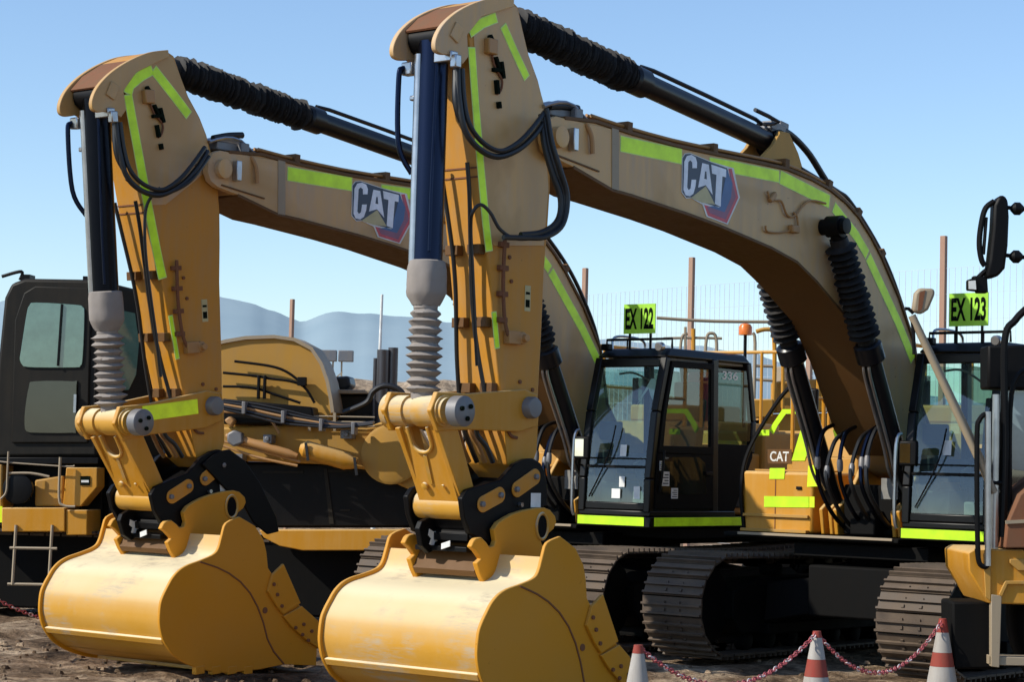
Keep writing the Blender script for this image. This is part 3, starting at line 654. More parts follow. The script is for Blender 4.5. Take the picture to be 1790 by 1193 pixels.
    tapeline([(1457, 362), (1497, 413), (1516, 446)], hw, .115, None, boomo)
    tapeline([(1517, 449), (1568, 560), (1596, 630)], hw, .12, None, boomo)
    # maker's badge
    cr = lambda L: [FB.uy(1100+x/4.4675, 200+y/4.4675, hw) for x, y in L]
    badge = MB().prism(cr([(408, 340), (430, 305), (470, 300), (640, 370), (812, 420), (860, 650), (765, 862), (600, 800), (568, 705), (480, 655), (440, 657), (405, 610)]), hw+.003, hw+.005).build('badge', 'white', boomo)
    def lay(mat, L, k): MB().prism(cr(L), hw+.005, hw+.0052+.0006*k).build('badge_panel', mat, badge)
    lay('navy', [(412, 342), (434, 310), (470, 306), (640, 376), (760, 420), (790, 520), (700, 722), (660, 715), (575, 690), (482, 648), (442, 650), (410, 606)], 1)
    lay('red', [(796, 424), (848, 650), (758, 850), (610, 792), (580, 706), (700, 740), (810, 640), (770, 425)], 1)
    lay('mag', [(780, 430), (828, 645), (748, 822), (622, 770), (600, 720), (700, 740), (790, 640)], 2)
    lay('blue', [(757, 432), (800, 540), (790, 650), (740, 765), (610, 722), (660, 715), (700, 730), (735, 560)], 3)
    let = []
    C_ = [(522, 420), (488, 420), (487, 375), (470, 358), (455, 375), (447, 570), (458, 592), (474, 578), (482, 510), (517, 510), (512, 560), (495, 620), (468, 640), (435, 632), (418, 590), (425, 370), (445, 325), (480, 316), (512, 335), (524, 375)]
    lay('silver', C_, 4)
    lay('silver', [(565, 380), (615, 393), (645, 628), (592, 553), (533, 572)], 4)
    lay('navy', [(586, 445), (596, 447), (600, 508), (580, 503)], 6)
    lay('silver', [(636, 392), (752, 430), (750, 492), (722, 484), (708, 722), (664, 700), (676, 472), (642, 462)], 4)
    lay('sand', [(478, 652), (593, 560), (664, 705), (570, 690)], 4)
    # stick-cylinder bracket on the boom
    br = MB()
    for yy in (-.16, .12): br.prism([(3.45, 4.60), (2.55, 4.52), (2.72, 4.80), (2.88, 4.97), (3.02, 4.97), (3.15, 4.82)], yy, yy+.04)
    br.build('cylinder_bracket', 'far', boomo, .006)
    # side lamp with loose harness, grease lines
    for pts_ in ([(1338, 335), (1345, 350), (1362, 352), (1372, 375), (1385, 378), (1410, 352), (1440, 356)], [(1335, 395), (1338, 405), (1360, 407), (1385, 402)], [(1392, 400), (1390, 380), (1384, 372)]):
        MB().tube([(x, hw+.02, z) for x, z in B(pts_, hw)], .011, 6).build('wiring_harness', 'hose_y', boomo)
    x, z = FB.uy(1383, 401, hw); MB().obox((x, hw+.03, z), (1, 0, 0), (0, 1, 0), (0, 0, 1), .06, .03, .035).build('lamp_bracket', 'hose_y', boomo, .01)
    x, z = FB.uy(1347, 345, hw); MB().obox((x, hw+.02, z), Vector((1, 0, -.8)).normalized(), (0, 1, 0), Vector((.8, 0, 1)).normalized(), .06, .02, .025).build('lamp_bracket', 'hose_y', boomo, .01)

    # ---------------- boom cylinders (one each side)
    for sy in (1, -1):
        y = .43*sy
        P0 = Vector((2.50, y, 4.13)); P1 = Vector((.98, y, 1.47)); d_ = (P1-P0).normalized(); L_ = (P1-P0).length
        c = MB(); c.cyl(P0+d_*1.30, P1-d_*.12, .092, 24); c.lathe(P0+d_*1.20, P0+d_*1.42, [(0, .11), (.02, .135), (.18, .135), (.20, .11)], 24)
        cy = c.build('boom_cylinder', 'cylblk', root)
        b = MB(); b.bellows(P0+d_*.12, P0+d_*1.22, .086, .142, 15, rough=.08); b.build('bellows', 'boot', cy)
        e = MB(); e.lathe(P0-Vector((0, .08, 0)), P0+Vector((0, .08, 0)), [(0, .06), (.005, .10), (.155, .10), (.16, .06)], 24); e.cyl(P0, P0+d_*.2, .07)
        e.lathe(P1-Vector((0, .06, 0)), P1+Vector((0, .06, 0)), [(0, .05), (.003, .10), (.117, .10), (.12, .05)], 20); e.build('cylinder_eye', 'blk', cy)
        pp = MB(); 
        o1 = d_.cross(Vector((0, 1, 0))).normalized()
        if o1.x < 0: o1 = -o1
        for k in (0, 1):
            yy = y-sy*(.0+.05*k)
            pp.tube([P0+d_*1.4+o1*.10+Vector((0, -.04+.06*k, 0)), P0+d_*1.55+o1*.125+Vector((0, -.04+.06*k, 0)), P0+d_*2.2+o1*.125+Vector((0, -.04+.06*k, 0)), P0+d_*2.5+o1*.15+Vector((0, -.04+.06*k, 0)), P0+d_*2.75+o1*.10+Vector((0, -.04+.06*k, 0))], .015, 7)
        pp.build('cylinder_pipe', 'steel', cy)
    p_ = MB(); p_.lathe((2.50, -.56, 4.13), (2.50, .56, 4.13), [(0, .04), (.004, .075), (1.116, .075), (1.12, .04)], 20); p_.build('cylinder_pin', 'blk', root)
    # hose bundle between the boom feet
    for k, yy in enumerate((-.27, -.17, -.02, .10, .21, .27)):
        a_, b_ = random.uniform(-.05, .05), random.uniform(-.12, .12)
        MB().tube([(1.30+a_, yy, 2.30+b_*.4), (1.50+a_, yy+.01, 2.22+b_*.5), (1.60+a_, yy+a_*.4, 1.98+b_*.5), (1.58-a_, yy-a_*.5, 1.75), (1.40, yy+.02, 1.50), (1.12, yy, 1.34), (.9, yy, 1.30)], .021, 8).build('hose', 'rub' if k % 2 else 'barrel', root)
        MB().lathe((1.60+a_, yy+a_*.4, 1.98+b_*.5), (1.60, yy, 1.84+b_*.5), [(0, .024), (.03, .030), (.09, .030), (.12, .024)], 10).build('hose_fitting', 'pin', root)
    vv = MB(); vv.box(.62, 1.1, -.28, .28, 1.26, 1.75); vv.box(1.0, 1.28, -.1, .18, 1.26, 1.5); vv.build('valve_block', 'under', root, .02)
    MB().box(1.30, 1.305, .26, .44, 1.62, 1.82).build('sticker', 'liner', root)

    # ---------------- stick cylinder on top of the boom
    Q0, Q1 = Vector((2.93, 0, 4.88)), Vector((6.98, 0, 5.50))
    Q1 = Vector(S((6.88, 0, 5.37))); d_ = (Q1-Q0).normalized(); L_ = (Q1-Q0).length
    o1 = Vector((-d_.z, 0, d_.x))
    c = MB(); c.cyl(Q0+d_*.12, Q0+d_*2.12, .098, 26); c.lathe(Q0+d_*2.0, Q0+d_*2.2, [(0, .10), (.02, .125), (.18, .125), (.2, .10)], 26); c.cyl(Q0+d_*2.2, Q1-d_*.1, .055, 20)
    cy = c.build('stick_cylinder', 'cylblk', root)
    b = MB(); b.bellows(Q0+d_*2.16, Q1-d_*.10, .094, .134, 44, rough=.14); b.build('bellows', 'boot', cy)
    e = MB(); e.lathe(Q0-Vector((0, .1, 0)), Q0+Vector((0, .1, 0)), [(0, .05), (.003, .12), (.197, .12), (.2, .05)], 22); e.lathe(Q1-Vector((0, .1, 0)), Q1+Vector((0, .1, 0)), [(0, .05), (.003, .10), (.197, .10), (.2, .05)], 22); e.build('cylinder_eye', 'blk', cy)
    pp = MB(); pp.tube([Q0+d_*.25+o1*.11, Q0+d_*.30+o1*.15, Q0+d_*1.9+o1*.15, Q0+d_*2.05+o1*.12], .02, 7, sub=2)
    pp.tube([Q0+d_*.25+o1*.11+Vector((0, .07, 0)), Q0+d_*.02+o1*.19+Vector((0, .07, 0)), Q0+d_*.42+o1*.20+Vector((0, .07, 0))], .02, 7, sub=2); pp.build('cylinder_pipe', 'cylblk', cy)
    fb = MB(); fb.obox(Q0+d_*.02+o1*.14, d_, (0, 1, 0), o1, .12, .08, .04); fb.obox(Q0-d_*.12+o1*.18, d_, (0, 1, 0), o1, .07, .05, .05); fb.build('hose_fitting', 'pin', cy, .01)

    # ---------------- stick
    sw = .20
    # rear outline from the nose pin up to the head, then the front edge down
    rear = B([(952, 470), (958, 395), (962, 330), (962, 262), (956, 215), (950, 176), (941, 140), (925, 96), (915, 55), (906, 12)], sw)
    head = B([(893, -2), (862, -3), (835, 4), (806, 20)], sw)
    frnt = B([(818, 62), (832, 180), (840, 290), (848, 400), (856, 480), (865, 590), (874, 680), (880, 760), (886, 812)], sw)
    lowr = B([(905, 838), (926, 826), (936, 790), (940, 712), (946, 600)], sw)
    spoly = rear+head+frnt+lowr
    so_ = MB(S); so_.prism(spoly, -sw, sw); so = so_.build('stick', 'stick', root, .012)
    # dusty overlay plate on the upper web (the doubler plate)
    dp = MB(S); dpoly = B([(952, 235), (949, 178), (938, 140), (923, 98), (913, 55), (903, 14), (890, 3), (862, 2), (838, 9), (824, 30), (835, 150), (844, 282)]+([(850, 400), (862, 430), (950, 430), (958, 330)] if first else [(846, 296), (870, 300), (925, 262), (953, 240)]), sw)
    dp.prism(dpoly, sw, sw+.006); dp.build('web_plate', 'boom', so, .003)
    dp = MB(S); dp.prism(dpoly, -sw-.006, -sw); dp.build('web_plate', 'boom', so, .003)
    # arched head plates each side (carry the bucket-cylinder pin)
    for ya, yb in ((sw-.01, sw+.035), (-sw-.035, -sw+.01)):
        hp = smooth(B([(893, -2), (862, -4), (828, 4), (795, 20), (770, 42), (757, 66), (756, 86), (766, 95), (784, 96)], sw), 5)+B([(803, 113), (813, 100), (811, 62), (836, 30), (893, 12)], sw)
        q = MB(S); q.prism(hp, ya, yb); q.build('head_plate', 'boom', so, .006)
    q = MB(S); crown = B([(893, 2), (862, 0), (830, 8), (798, 24), (776, 46)], sw); q.prism(strip_poly(crown, -.01, .012), -sw, sw); q.build('crown_plate', 'rust', so, .004)
    ck = MB(S); pa, pb = B([(786, 70), (797, 45)], sw); ck.prism(strip_poly([pa, pb], -.05, .05), sw+.036, sw+.05); ck.build('keeper_plate', 'boom', so, .01)
    # front plate seams (brackets for the hoses)
    hz = [(788, 800, 430), (796, 820, 545), (806, 828, 648)]
    f0 = [B([(p, q)], 0)[0] for p, q in ((0, 0),)]
    def front_x(z):     # x of the front face at height z (common pose)
        pts_ = sorted(((q[1], q[0]) for q in frnt))
        for (za, xa), (zb2, xb) in zip(pts_, pts_[1:]):
            if za <= z <= zb2: return xa+(xb-xa)*(z-za)/(zb2-za)
        return pts_[0][1] if z < pts_[0][0] else pts_[-1][1]
    for z in (3.50, 2.95, 2.45):
        x = front_x(z); k = MB(S)
        for yy in (-.105, .115): k.obox((x+.035, yy, z), (1, 0, 0), (0, 1, 0), (0, 0, 1), .035, .062, .038)
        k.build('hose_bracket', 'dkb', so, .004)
    for yy, top_ in ((-.12, 4.0), (.10, 4.0)):
        pts_ = [(front_x(z)+.075, yy+.035*math.sin(z*3+yy*20), z) for z in (4.15, 3.9, 3.5, 3.2, 2.95, 2.7, 2.48, 2.32)]
        MB(S).tube(pts_, .017, 8).build('hose', 'rub', so)
    se_ = MB(S)
    for z in (4.12, 4.05): x = front_x(z); se_.box(x-.005, x+.006, -sw+.01, sw-.01, z-.006, z+.006)
    se_.build('weld_bead', 'rust', so)
    # side valve, decals and bolts on the stick web
    x, z = B([(905, 592)], sw)[0]; k = MB(S); k.lathe((x, sw, z), (x, sw+.10, z), [(0, .05), (.06, .05), (.065, .03), (.1, .03)], 14); k.obox((x+.10, sw+.03, z), (1, 0, 0), (0, 1, 0), (0, 0, 1), .07, .03, .05); k.build('hose_coupling', 'hose_y', so, .004)
    x, z = B([(922, 522)], sw)[0]; k = MB(S); k.box(x-.035, x+.035, sw+.001, sw+.003, z-.10, z+.10); k.build('warning_decal', 'sand', so)
    k = MB(S); k.box(x-.025, x+.025, sw+.003, sw+.004, z-.07, z-.01); k.box(x-.025, x+.025, sw+.003, sw+.004, z+.03, z+.05); k.build('warning_decal', 'ink', so)
    k = MB(S)
    for px_, py_ in ((890, 450), (893, 492), (908, 668), (930, 682), (925, 230)):
        x, z = B([(px_, py_)], sw)[0]; k.cyl((x, sw-.002, z), (x, sw+.012, z), .016, 10)
    k.build('bolt', 'rust', so)
    k = MB(S); x, z = B([(857, 500)], sw)[0]
    for dz_ in (.28, .10, -.10, -.3):
        x, z = B([(878, 492)], sw)[0]; k.obox((x+.02, sw+.02, z+dz_), (1, 0, 0), (0, 1, 0), (0, 0, 1), .05, .02, .02)
    k.tube([(x+.02, sw+.035, z+.35), (x+.03, sw+.035, z), (x+.0, sw+.035, z-.3), (x-.06, sw+.04, z-.45)], .016, 7)
    k.build('hose_guide', 'rust', so, .003)
    # head clutter: valve block and grease lines
    x, z = B([(853, 82)], sw)[0]; k = MB(S); k.obox((x, sw+.03, z), (1, 0, 0), (0, 1, 0), (0, 0, 1), .055, .03, .06); k.build('grease_block', 'hose_y', so, .01)
    k = MB(S)
    for a_ in ([(852, 62), (858, 75)], [(862, 100), (868, 120)], [(872, 108), (876, 138)], [(858, 122), (872, 124)], [(868, 178), (869, 190)], [(864, 140), (866, 165)]):
        (xa, za), (xb, zb2) = B(a_, sw); k.bar((xa, sw+.02, za), (xb, sw+.02, zb2), .03, .04, (0, 1, 0))
    k.build('grease_fitting', 'ink', so, .004)
    k = MB(S); k.tube([(xx, sw+.02, zz) for xx, zz in B([(856, 95), (862, 118), (874, 140), (872, 158), (865, 165)], sw)], .009, 6); k.build('grease_line', 'rust', so)
    # tapes on the stick
    tS = lambda px, w, m_='hv': tapeline(px, sw+.006, w, S, so, m_)
    if first:
        tS([(820, 57), (843, 40), (868, 30)], .085); tS([(879, 44), (900, 92), (921, 137)], .085); tS([(824, 82), (831, 180), (840, 290), (849, 390), (855, 440)], .085); tS([(863, 545), (869, 610)], .06)
    else:
        tS([(822, 70), (828, 52), (848, 38), (868, 30)], .085); tS([(869, 30), (900, 88), (923, 133)], .085); tS([(822, 70), (831, 180), (840, 290), (849, 390), (855, 445)], .085); tS([(863, 520), (869, 610)], .05)
    # idler link (side lever) pins
    LPx, LPz = 6.68, 2.31
    BSx, BSz = 7.66, 2.25
    for ya, yb in ((sw+.01, sw+.055), (-sw-.055, -sw-.01)):
        q = MB(S); q.prism([(BSx+.06, BSz-.15), (BSx+.15, BSz), (BSx+.08, BSz+.14), (BSx-.25, BSz+.14), (LPx+.05, LPz+.14), (LPx-.09, LPz+.11), (LPx-.13, LPz), (LPx-.12, LPz-.14), (LPx+.10, LPz-.19), (BSx-.28, BSz-.13)], ya, yb)
        q.build('side_lever', 'yel', root, .008)
    # lower reinforcing plate of the stick
    q = MB(S); q.prism(B([(878, 690), (938, 690), (940, 720), (936, 790), (926, 820), (905, 834), (885, 812), (880, 760)], sw), sw, sw+.012); q.build('web_plate', 'yel', so, .004)
    q = MB(S); q.tube([(xx, sw+.02, zz) for xx, zz in B([(875, 728), (888, 760), (900, 766)], sw)], .013, 6); q.tube([(xx, sw+.02, zz) for xx, zz in B([(878, 726), (912, 738)], sw)], .013, 6); q.build('lifting_mark', 'rust', so)
    pn = MB(S); pn.lathe((LPx, -.29, LPz), (LPx, .33, LPz), [(0, .05), (.004, .085), (.60, .085), (.616, .075), (.62, .04)], 22); pn.build('lever_pin', 'pin', root)
    # hose cluster behind the link
    for k in range(4):
        q = MB(S); q.tube([(6.98+.03*k, -.1+.08*k, 2.33), (7.10+.02*k, -.1+.08*k, 2.18-.02*k), (7.06, -.08+.08*k, 2.0), (6.98, -.08+.08*k, 1.88)], .020, 7); q.build('hose', 'rub' if k % 2 else 'hose_y', so)
    # big hose loops at the boom nose
    def hose(px, ys, r=.022, n='hose', mat='rub', tf=S, par=None):
        P = []
        for (a_, b_), y in zip(px, ys): xx, zz = FB.uy(a_, b_, y); P.append((xx, y, zz))
        MB(tf).tube(P, r, 9).build(n, mat, par or so)
    hose([(800, 118), (802, 170), (812, 225), (835, 258), (868, 274), (905, 262), (935, 235), (955, 205)], [.25, .27, .30, .33, .36, .38, .38, .34], .024)
    hose([(808, 120), (812, 180), (822, 220), (845, 250), (875, 264), (905, 250), (930, 225), (952, 196)], [.27, .29, .32, .35, .38, .40, .40, .36], .020)
    hose([(798, 122), (797, 165), (800, 190), (808, 212)], [.23, .25, .26, .27], .030)
    if first:
        hose([(950, 195), (958, 250), (972, 300), (986, 345), (980, 388), (950, 412), (905, 418), (875, 402), (857, 372), (840, 358), (826, 372), (823, 400), (826, 470), (830, 560), (834, 640)], [.36, .40, .44, .46, .46, .44, .40, .36, .33, .30, .26, .22, .21, .21, .21], .014)
        hose([(946, 200), (952, 255), (966, 305), (980, 348), (975, 385), (948, 406), (910, 411)], [.34, .38, .42, .45, .45, .43, .40], .024)
        hose([(955, 190), (965, 250), (980, 298), (992, 345), (984, 392), (955, 414), (920, 416), (880, 415)], [.38, .42, .46, .48, .48, .46, .42, .38], .022)
    else:
        hose([(868, 262), (852, 275), (838, 300), (832, 345), (830, 400), (832, 470), (836, 560), (838, 640)], [.30, .27, .23, .22, .21, .21, .21, .21], .014)
        hose([(812, 232), (840, 262), (880, 272), (925, 255), (958, 215)], [.30, .33, .37, .40, .36], .018)
    # black sleeve between stick and boom
    hose([(960, 186), (985, 186), (1010, 190)], [.2, .2, .2], .03)

    # ---------------- bucket cylinder on the front of the stick
    C0 = Vector((7.60, .0, 5.06)); C1 = Vector((BSx-.02, .02, BSz+.02)); d_ = (C1-C0).normalized(); L_ = (C1-C0).length
    c = MB(S); c.cyl(C0+d_*.02, C0+d_*1.95, .115, 30)
    cy = c.build('bucket_cylinder', 'barrel' if first else 'barrelb', root)
    wr = MB(S); o_a = d_.cross(Vector((0, 1, 0))).normalized(); o_b = d_.cross(o_a)
    wr.rings([[tuple(C0+d_*(1.68+t)+(o_a*math.cos(2*math.pi*q/28)+o_b*math.sin(2*math.pi*q/28))*rd*(1+random.uniform(-.035, .035)+.03*math.sin(q*1.3+t*9))) for q in range(28)] for t, rd in [(0, .12), (.01, .140), (.06, .150), (.12, .152), (.18, .150), (.24, .150), (.27, .140), (.31, .118), (.34, .10)]], True); wr.build('boot_clamp', 'canvas', cy)
    b = MB(S); b.bellows(C0+d_*2.0, C0+d_*2.72, .092, .130, 10, rough=.11); b.build('bellows', 'canvas', cy)
    e = MB(S); e.lathe(C0-Vector((0, .17, 0)), C0+Vector((0, .17, 0)), [(0, .05), (.003, .11), (.337, .11), (.34, .05)], 22); e.build('cylinder_eye', 'blk', cy)
    pp = MB(S)
    pp.tube([C0+d_*.22+Vector((.05, -.15, 0)), C0+d_*.22+Vector((.12, -.20, 0)), C0+d_*.30+Vector((.15, -.21, 0)), C0+d_*.8+Vector((.14, -.2, 0)), C0+d_*1.02+Vector((.06, -.13, 0))], .022, 8)
    pp.build('hose', 'barrel', cy)
    MB(S).tube([C0+d_*.12+Vector((.080, -.062, 0)), C0+d_*1.70+Vector((.080, -.062, 0))], .042, 14, sub=1).build('highlight_tube', 'steel', cy)  # added bright tube standing in for the highlight along the barrel
    ft = MB(S)
    ft.obox(C0+d_*.16+Vector((.05, .17, 0)), (1, 0, 0), (0, 1, 0), (0, 0, 1), .04, .09, .04); ft.obox(C0+d_*.2+Vector((.05, .27, 0)), (1, 0, 0), (0, 1, 0), (0, 0, 1), .035, .03, .05)
    ft.obox(C0+d_*.22+Vector((.08, -.17, 0)), (1, 0, 0), (0, 1, 0), (0, 0, 1), .04, .05, .05); ft.obox(C0+d_*.45+Vector((.08, -.10, 0)), (1, 0, 0), (0, 1, 0), (0, 0, 1), .03, .035, .02)
    ft.build('hose_fitting', 'steel', cy, .01)
    MB(S).tube([C0+d_*.2+Vector((.07, .10, 0)), C0+d_*1.2+Vector((.085, .095, 0)), C0+d_*1.62+Vector((.085, .095, 0))], .013, 7, sub=1).build('cylinder_pipe', 'barrel', cy)

    # ---------------- power link between cylinder and coupler
    cpx, cpz = B([(778, 884)], 0)[0]
    bs = MB(S); Y0, Y1 = -.22, .30
    bs.lathe((BSx, Y0-.07, BSz), (BSx, Y1+.12, BSz), [(0, .10), (.003, .135), (.055, .135), (.058, .118), (.21, .118), (.212, .10), (.30, .10), (.302, .118), (.56, .118), (.562, .10), (.59, .10)], 32)
    bs.build('link_boss', 'bucket', root)
    cpn = MB(S); cpn.lathe((BSx, Y1+.06, BSz), (BSx, Y1+.17, BSz), [(0, .10), (.003, .114), (.095, .114), (.105, .10), (.11, .02)], 28); cpn = cpn.build('link_pin', 'pin', root)
    for a_ in (20, 140, 260):
        k = MB(S); bx_, bz_2 = BSx+.055*math.cos(R(a_)), BSz+.055*math.sin(R(a_)); k.cyl((bx_, Y1+.165, bz_2), (bx_, Y1+.185, bz_2), .018, 8); k.build('bolt', 'ink', cpn)
    k = MB(S); d_ = (Vector((cpx, 0, cpz))-Vector((BSx, 0, BSz))).normalized(); nrm = Vector((d_.z, 0, -d_.x))
    if nrm.x < 0: nrm = -nrm
    LL = (Vector((cpx, 0, cpz))-Vector((BSx, 0, BSz))).length
    def Lk(t, y, n): p = Vector((BSx, 0, BSz))+d_*t*LL; p = p+nrm*n; return (p.x, y, p.z)
    # two cheeks with a web plate that has a U shaped opening at the top
    for ya, yb in ((Y1-.10, Y1-.055), (Y0+.035, Y0+.08)):
        k.loft([Lk(.12, ya, -.10), Lk(.12, yb, -.10), Lk(.12, yb, .11), Lk(.12, ya, .11)], [Lk(.93, ya+(0 if ya < 0 else -.0), -.10), Lk(.93, yb, -.10), Lk(.93, yb, .06), Lk(.93, ya, .06)])
    ow, oh = .085, .40
    U = [(-.17, .10), (-.17, .96), (.20, .96), (.20, .10)]
    out_ = [(-.18, .08), (-.18, .97), (.22, .97), (.22, .08), (.12, .08)]+[(.02+.10*math.cos(R(a)), .28+.11*math.sin(R(a))) for a in range(0, 181, 20)]+[(-.08, .08)]
    A1 = [k._v(Lk(t, y, .075)) for y, t in out_]; A2 = [k._v(Lk(t, y, .045)) for y, t in out_]
    k._f(A1); k._f(A2[::-1])
    for i in range(len(A1)): j = (i+1) % len(A1); k._f([A1[i], A1[j], A2[j], A2[i]])
    lk = k.build('power_link', 'yel', root, .006)
    k = MB(S); k.tube([Lk(t, y, .085) for y, t in [(.12, .12)]+[(.02+.10*math.cos(R(a)), .28+.11*math.sin(R(a))) for a in range(0, 181, 30)]+[(-.08, .12)]], .014, 8, sub=2)
    k.bar(Lk(.42, .02, .075), Lk(.72, .0, .075), .03, .03); k.build('stiffening_rib', 'bucket', lk)
    k = MB(S); k.lathe((cpx, -.24, cpz), (cpx, .26, cpz), [(0, .05), (.003, .105), (.497, .105), (.50, .05)], 28); k.build('link_boss', 'bucket', lk)
    k = MB(S); p_ = Lk(.74, -.06, .085); k.lathe(p_, Lk(.74, -.06, .11), [(0, .028), (.02, .028), (.026, .01)], 14); p_ = Lk(.74, .12, .085); k.lathe(p_, Lk(.74, .12, .10), [(0, .014), (.015, .014)], 10); k.build('grease_cap', 'bucket', lk)
    if not first:
        (xa, za), (xb, zb2) = [rot2(*FA.uy(p[0], p[1], .26), JX, JZ, .117) for p in ((250, 724), (346, 711))]
        m_ = MB(S); m_.prism(strip_poly([(xa, za), (xb, zb2)], -.065, .065), sw+.056, sw+.060); m_.build('reflective_tape', 'hvy', root)

    # ---------------- quick coupler
    cy_ = .30
    cout = B([(808, 872), (818, 857), (846, 848), (875, 840), (888, 826), (900, 812), (919, 803), (932, 802), (945, 810), (952, 823), (957, 850), (957, 885), (940, 889), (919, 893), (900, 899), (879, 908), (866, 920), (863, 936), (864, 948), (858, 954), (850, 946), (836, 941), (822, 934), (812, 905)], cy_)
    cpl = MB(S)
    for ya, yb in ((cy_-.05, cy_), (-cy_, -cy_+.05)): cpl.prism(cout, ya, yb)
    zc = sum(p[1] for p in cout)/len(cout)
    a_, b_ = B([(830, 915)], cy_)[0], B([(940, 850)], cy_)[0]
    cpl.bar((a_[0], 0, a_[1]), (b_[0], 0, b_[1]), .5, .12, (0, 0, 1))
    a_ = B([(855, 935)], cy_)[0]; cpl.cyl((a_[0], -cy_+.02, a_[1]), (a_[0], cy_-.02, a_[1]), .07, 18)
    cpo = cpl.build('quick_coupler', 'blk', root, .008)
    if not first:     # curved black guard behind the coupler on the second machine
        g_ = MB(S); G = A_([(350, 812), (378, 790), (398, 786), (425, 806), (452, 846), (480, 905), (484, 930), (465, 935), (440, 915), (415, 870), (395, 860)], cy_)
        g_.prism(G, cy_-.04, cy_-.002) if 0 else g_.prism(G, cy_+.004, cy_+.03); g_.build('guard_plate', 'blk', cpo, .008)
    for i, (p1, p2) in enumerate((((843, 882), (872, 866)), ((903, 856), (934, 834)))):
        P = B([p1, p2], cy_); k = MB(S); n_ = 10
        d2 = Vector((P[1][0]-P[0][0], 0, P[1][1]-P[0][1])).normalized(); n2 = Vector((-d2.z, 0, d2.x)); rr2 = .062; po_ = []
        base = math.atan2(d2.z, d2.x)
        for a in range(-90, 91, 15): po_.append((P[1][0]+rr2*math.cos(base+R(a)), P[1][1]+rr2*math.sin(base+R(a))))
        for a in range(90, 271, 15): po_.append((P[0][0]+rr2*math.cos(base+R(a)), P[0][1]+rr2*math.sin(base+R(a))))
        k.prism(po_, cy_, cy_+.012); kp = k.build('keeper_plate', 'stick', cpo, .003)
        k = MB(S); k.lathe((P[0][0]+.02, cy_+.01, P[0][1]), (P[0][0]+.02, cy_+.04, P[0][1]), [(0, .022), (.025, .022), (.03, .015)], 10); k.lathe((P[1][0], cy_+.01, P[1][1]), (P[1][0], cy_+.04, P[1][1]), [(0, .022), (.025, .022), (.03, .015)], 10); k.build('bolt', 'pin', kp)
    k = MB(S); px_, pz_ = B([(936, 874)], cy_)[0]; k.box(px_-.06, px_+.06, cy_+.002, cy_+.004, pz_-.06, pz_+.05); k.build('sticker', 'white', cpo)
    k = MB(S); px_, pz_ = B([(908, 883)], cy_)[0]; k.lathe((px_, cy_, pz_), (px_, cy_+.03, pz_), [(0, .02), (.03, .018)], 10); k.build('bolt', 'steel', cpo)
    # latch jaw on the front with white mark
    y_ = -.10
    jaw = B([(733, 925), (738, 912), (750, 906), (764, 910), (772, 925), (772, 945), (765, 960), (750, 968), (738, 955)], y_)
    k = MB(S); k.prism(jaw, y_-.05, y_); jo = k.build('latch_jaw', 'blk', cpo, .006)
    k = MB(S); k.prism(B([(750, 925), (757, 930), (766, 928), (773, 934), (770, 944), (760, 948), (757, 956), (750, 952), (753, 942), (748, 936)], y_), y_+.001, y_+.003); k.build('paint_mark', 'white', jo)
    jx, jz = B([(750, 940)], y_)[0]
    k = MB(S); k.box(jx-.42, jx-.02, -.26, .26, jz-.10, jz-.06); k.box(jx-.40, jx-.05, -.24, .24, jz-.02, jz+.04); k.cyl((jx-.12, -.27, jz+.02), (jx-.12, .27, jz+.02), .055, 18)
    k.build('latch_bar', 'pin' if 0 else 'blk', cpo, .006)
    k = MB(S); k.obox((jx+.01, .08, jz-.05), Vector((0, 1, .3)).normalized(), (1, 0, 0), (0, 0, 1), .045, .004, .022); k.build('paint_mark', 'white', cpo)

    # ---------------- bucket
    by = .80
    sideA = [(419, 904), (396, 915), (389, 935), (382, 960), (372, 971), (349, 981), (330, 988), (315, 997), (303, 1010), (295, 1024), (286, 1042), (281, 1058), (279, 1085), (281, 1103), (286, 1120), (294, 1134), (303, 1146), (315, 1155), (329, 1163), (355, 1172), (378, 1176), (402, 1178), (430, 1174), (452, 1172), (496, 1163), (553, 1165), (555, 1120), (550, 1085), (523, 1058), (500, 1030), (480, 1010), (469, 994), (466, 965), (461, 944), (446, 920)]
    sp0 = AK(sideA, by); sp_ = smooth(sp0[:23], 3)+sp0[23:]; iL = (23-1)*3+1+2   # index of the lip corner
    bk = MB(K)
    bk.mi = 1; bk.prism(sp_, by-.03, by); bk.prism(sp_, -by, -by+.03); bk.mi = 0
    # shell: swept along the outline between the side plates, inset so the plates stand proud
    shl = sp_[6:iL+1]
    ins = offset_path(shl, -.030) ; ins2 = offset_path(shl, -.060)
    cx_, cz_ = sum(p[0] for p in sp_)/len(sp_), sum(p[1] for p in sp_)/len(sp_)
    if (ins[30][0]-cx_)**2+(ins[30][1]-cz_)**2 > (shl[30][0]-cx_)**2+(shl[30][1]-cz_)**2:
        ins = offset_path(shl, .030); ins2 = offset_path(shl, .060)
    rA = [[(x, y, z) for x, z in ins] for y in (-by+.03, by-.03)]; rB = [[(x, y, z) for x, z in ins2] for y in (-by+.03, by-.03)]
    V = [[bk._v(p) for p in L] for L in rA+rB]
    for i in range(len(ins)-1):
        bk._f([V[0][i], V[0][i+1], V[1][i+1], V[1][i]], True); bk._f([V[2][i], V[3][i], V[3][i+1], V[2][i+1]], True)
    bo = bk.build('bucket', ['bucket', 'bside'], root, .006)
    # wear bands low on the shell
    i0 = 12
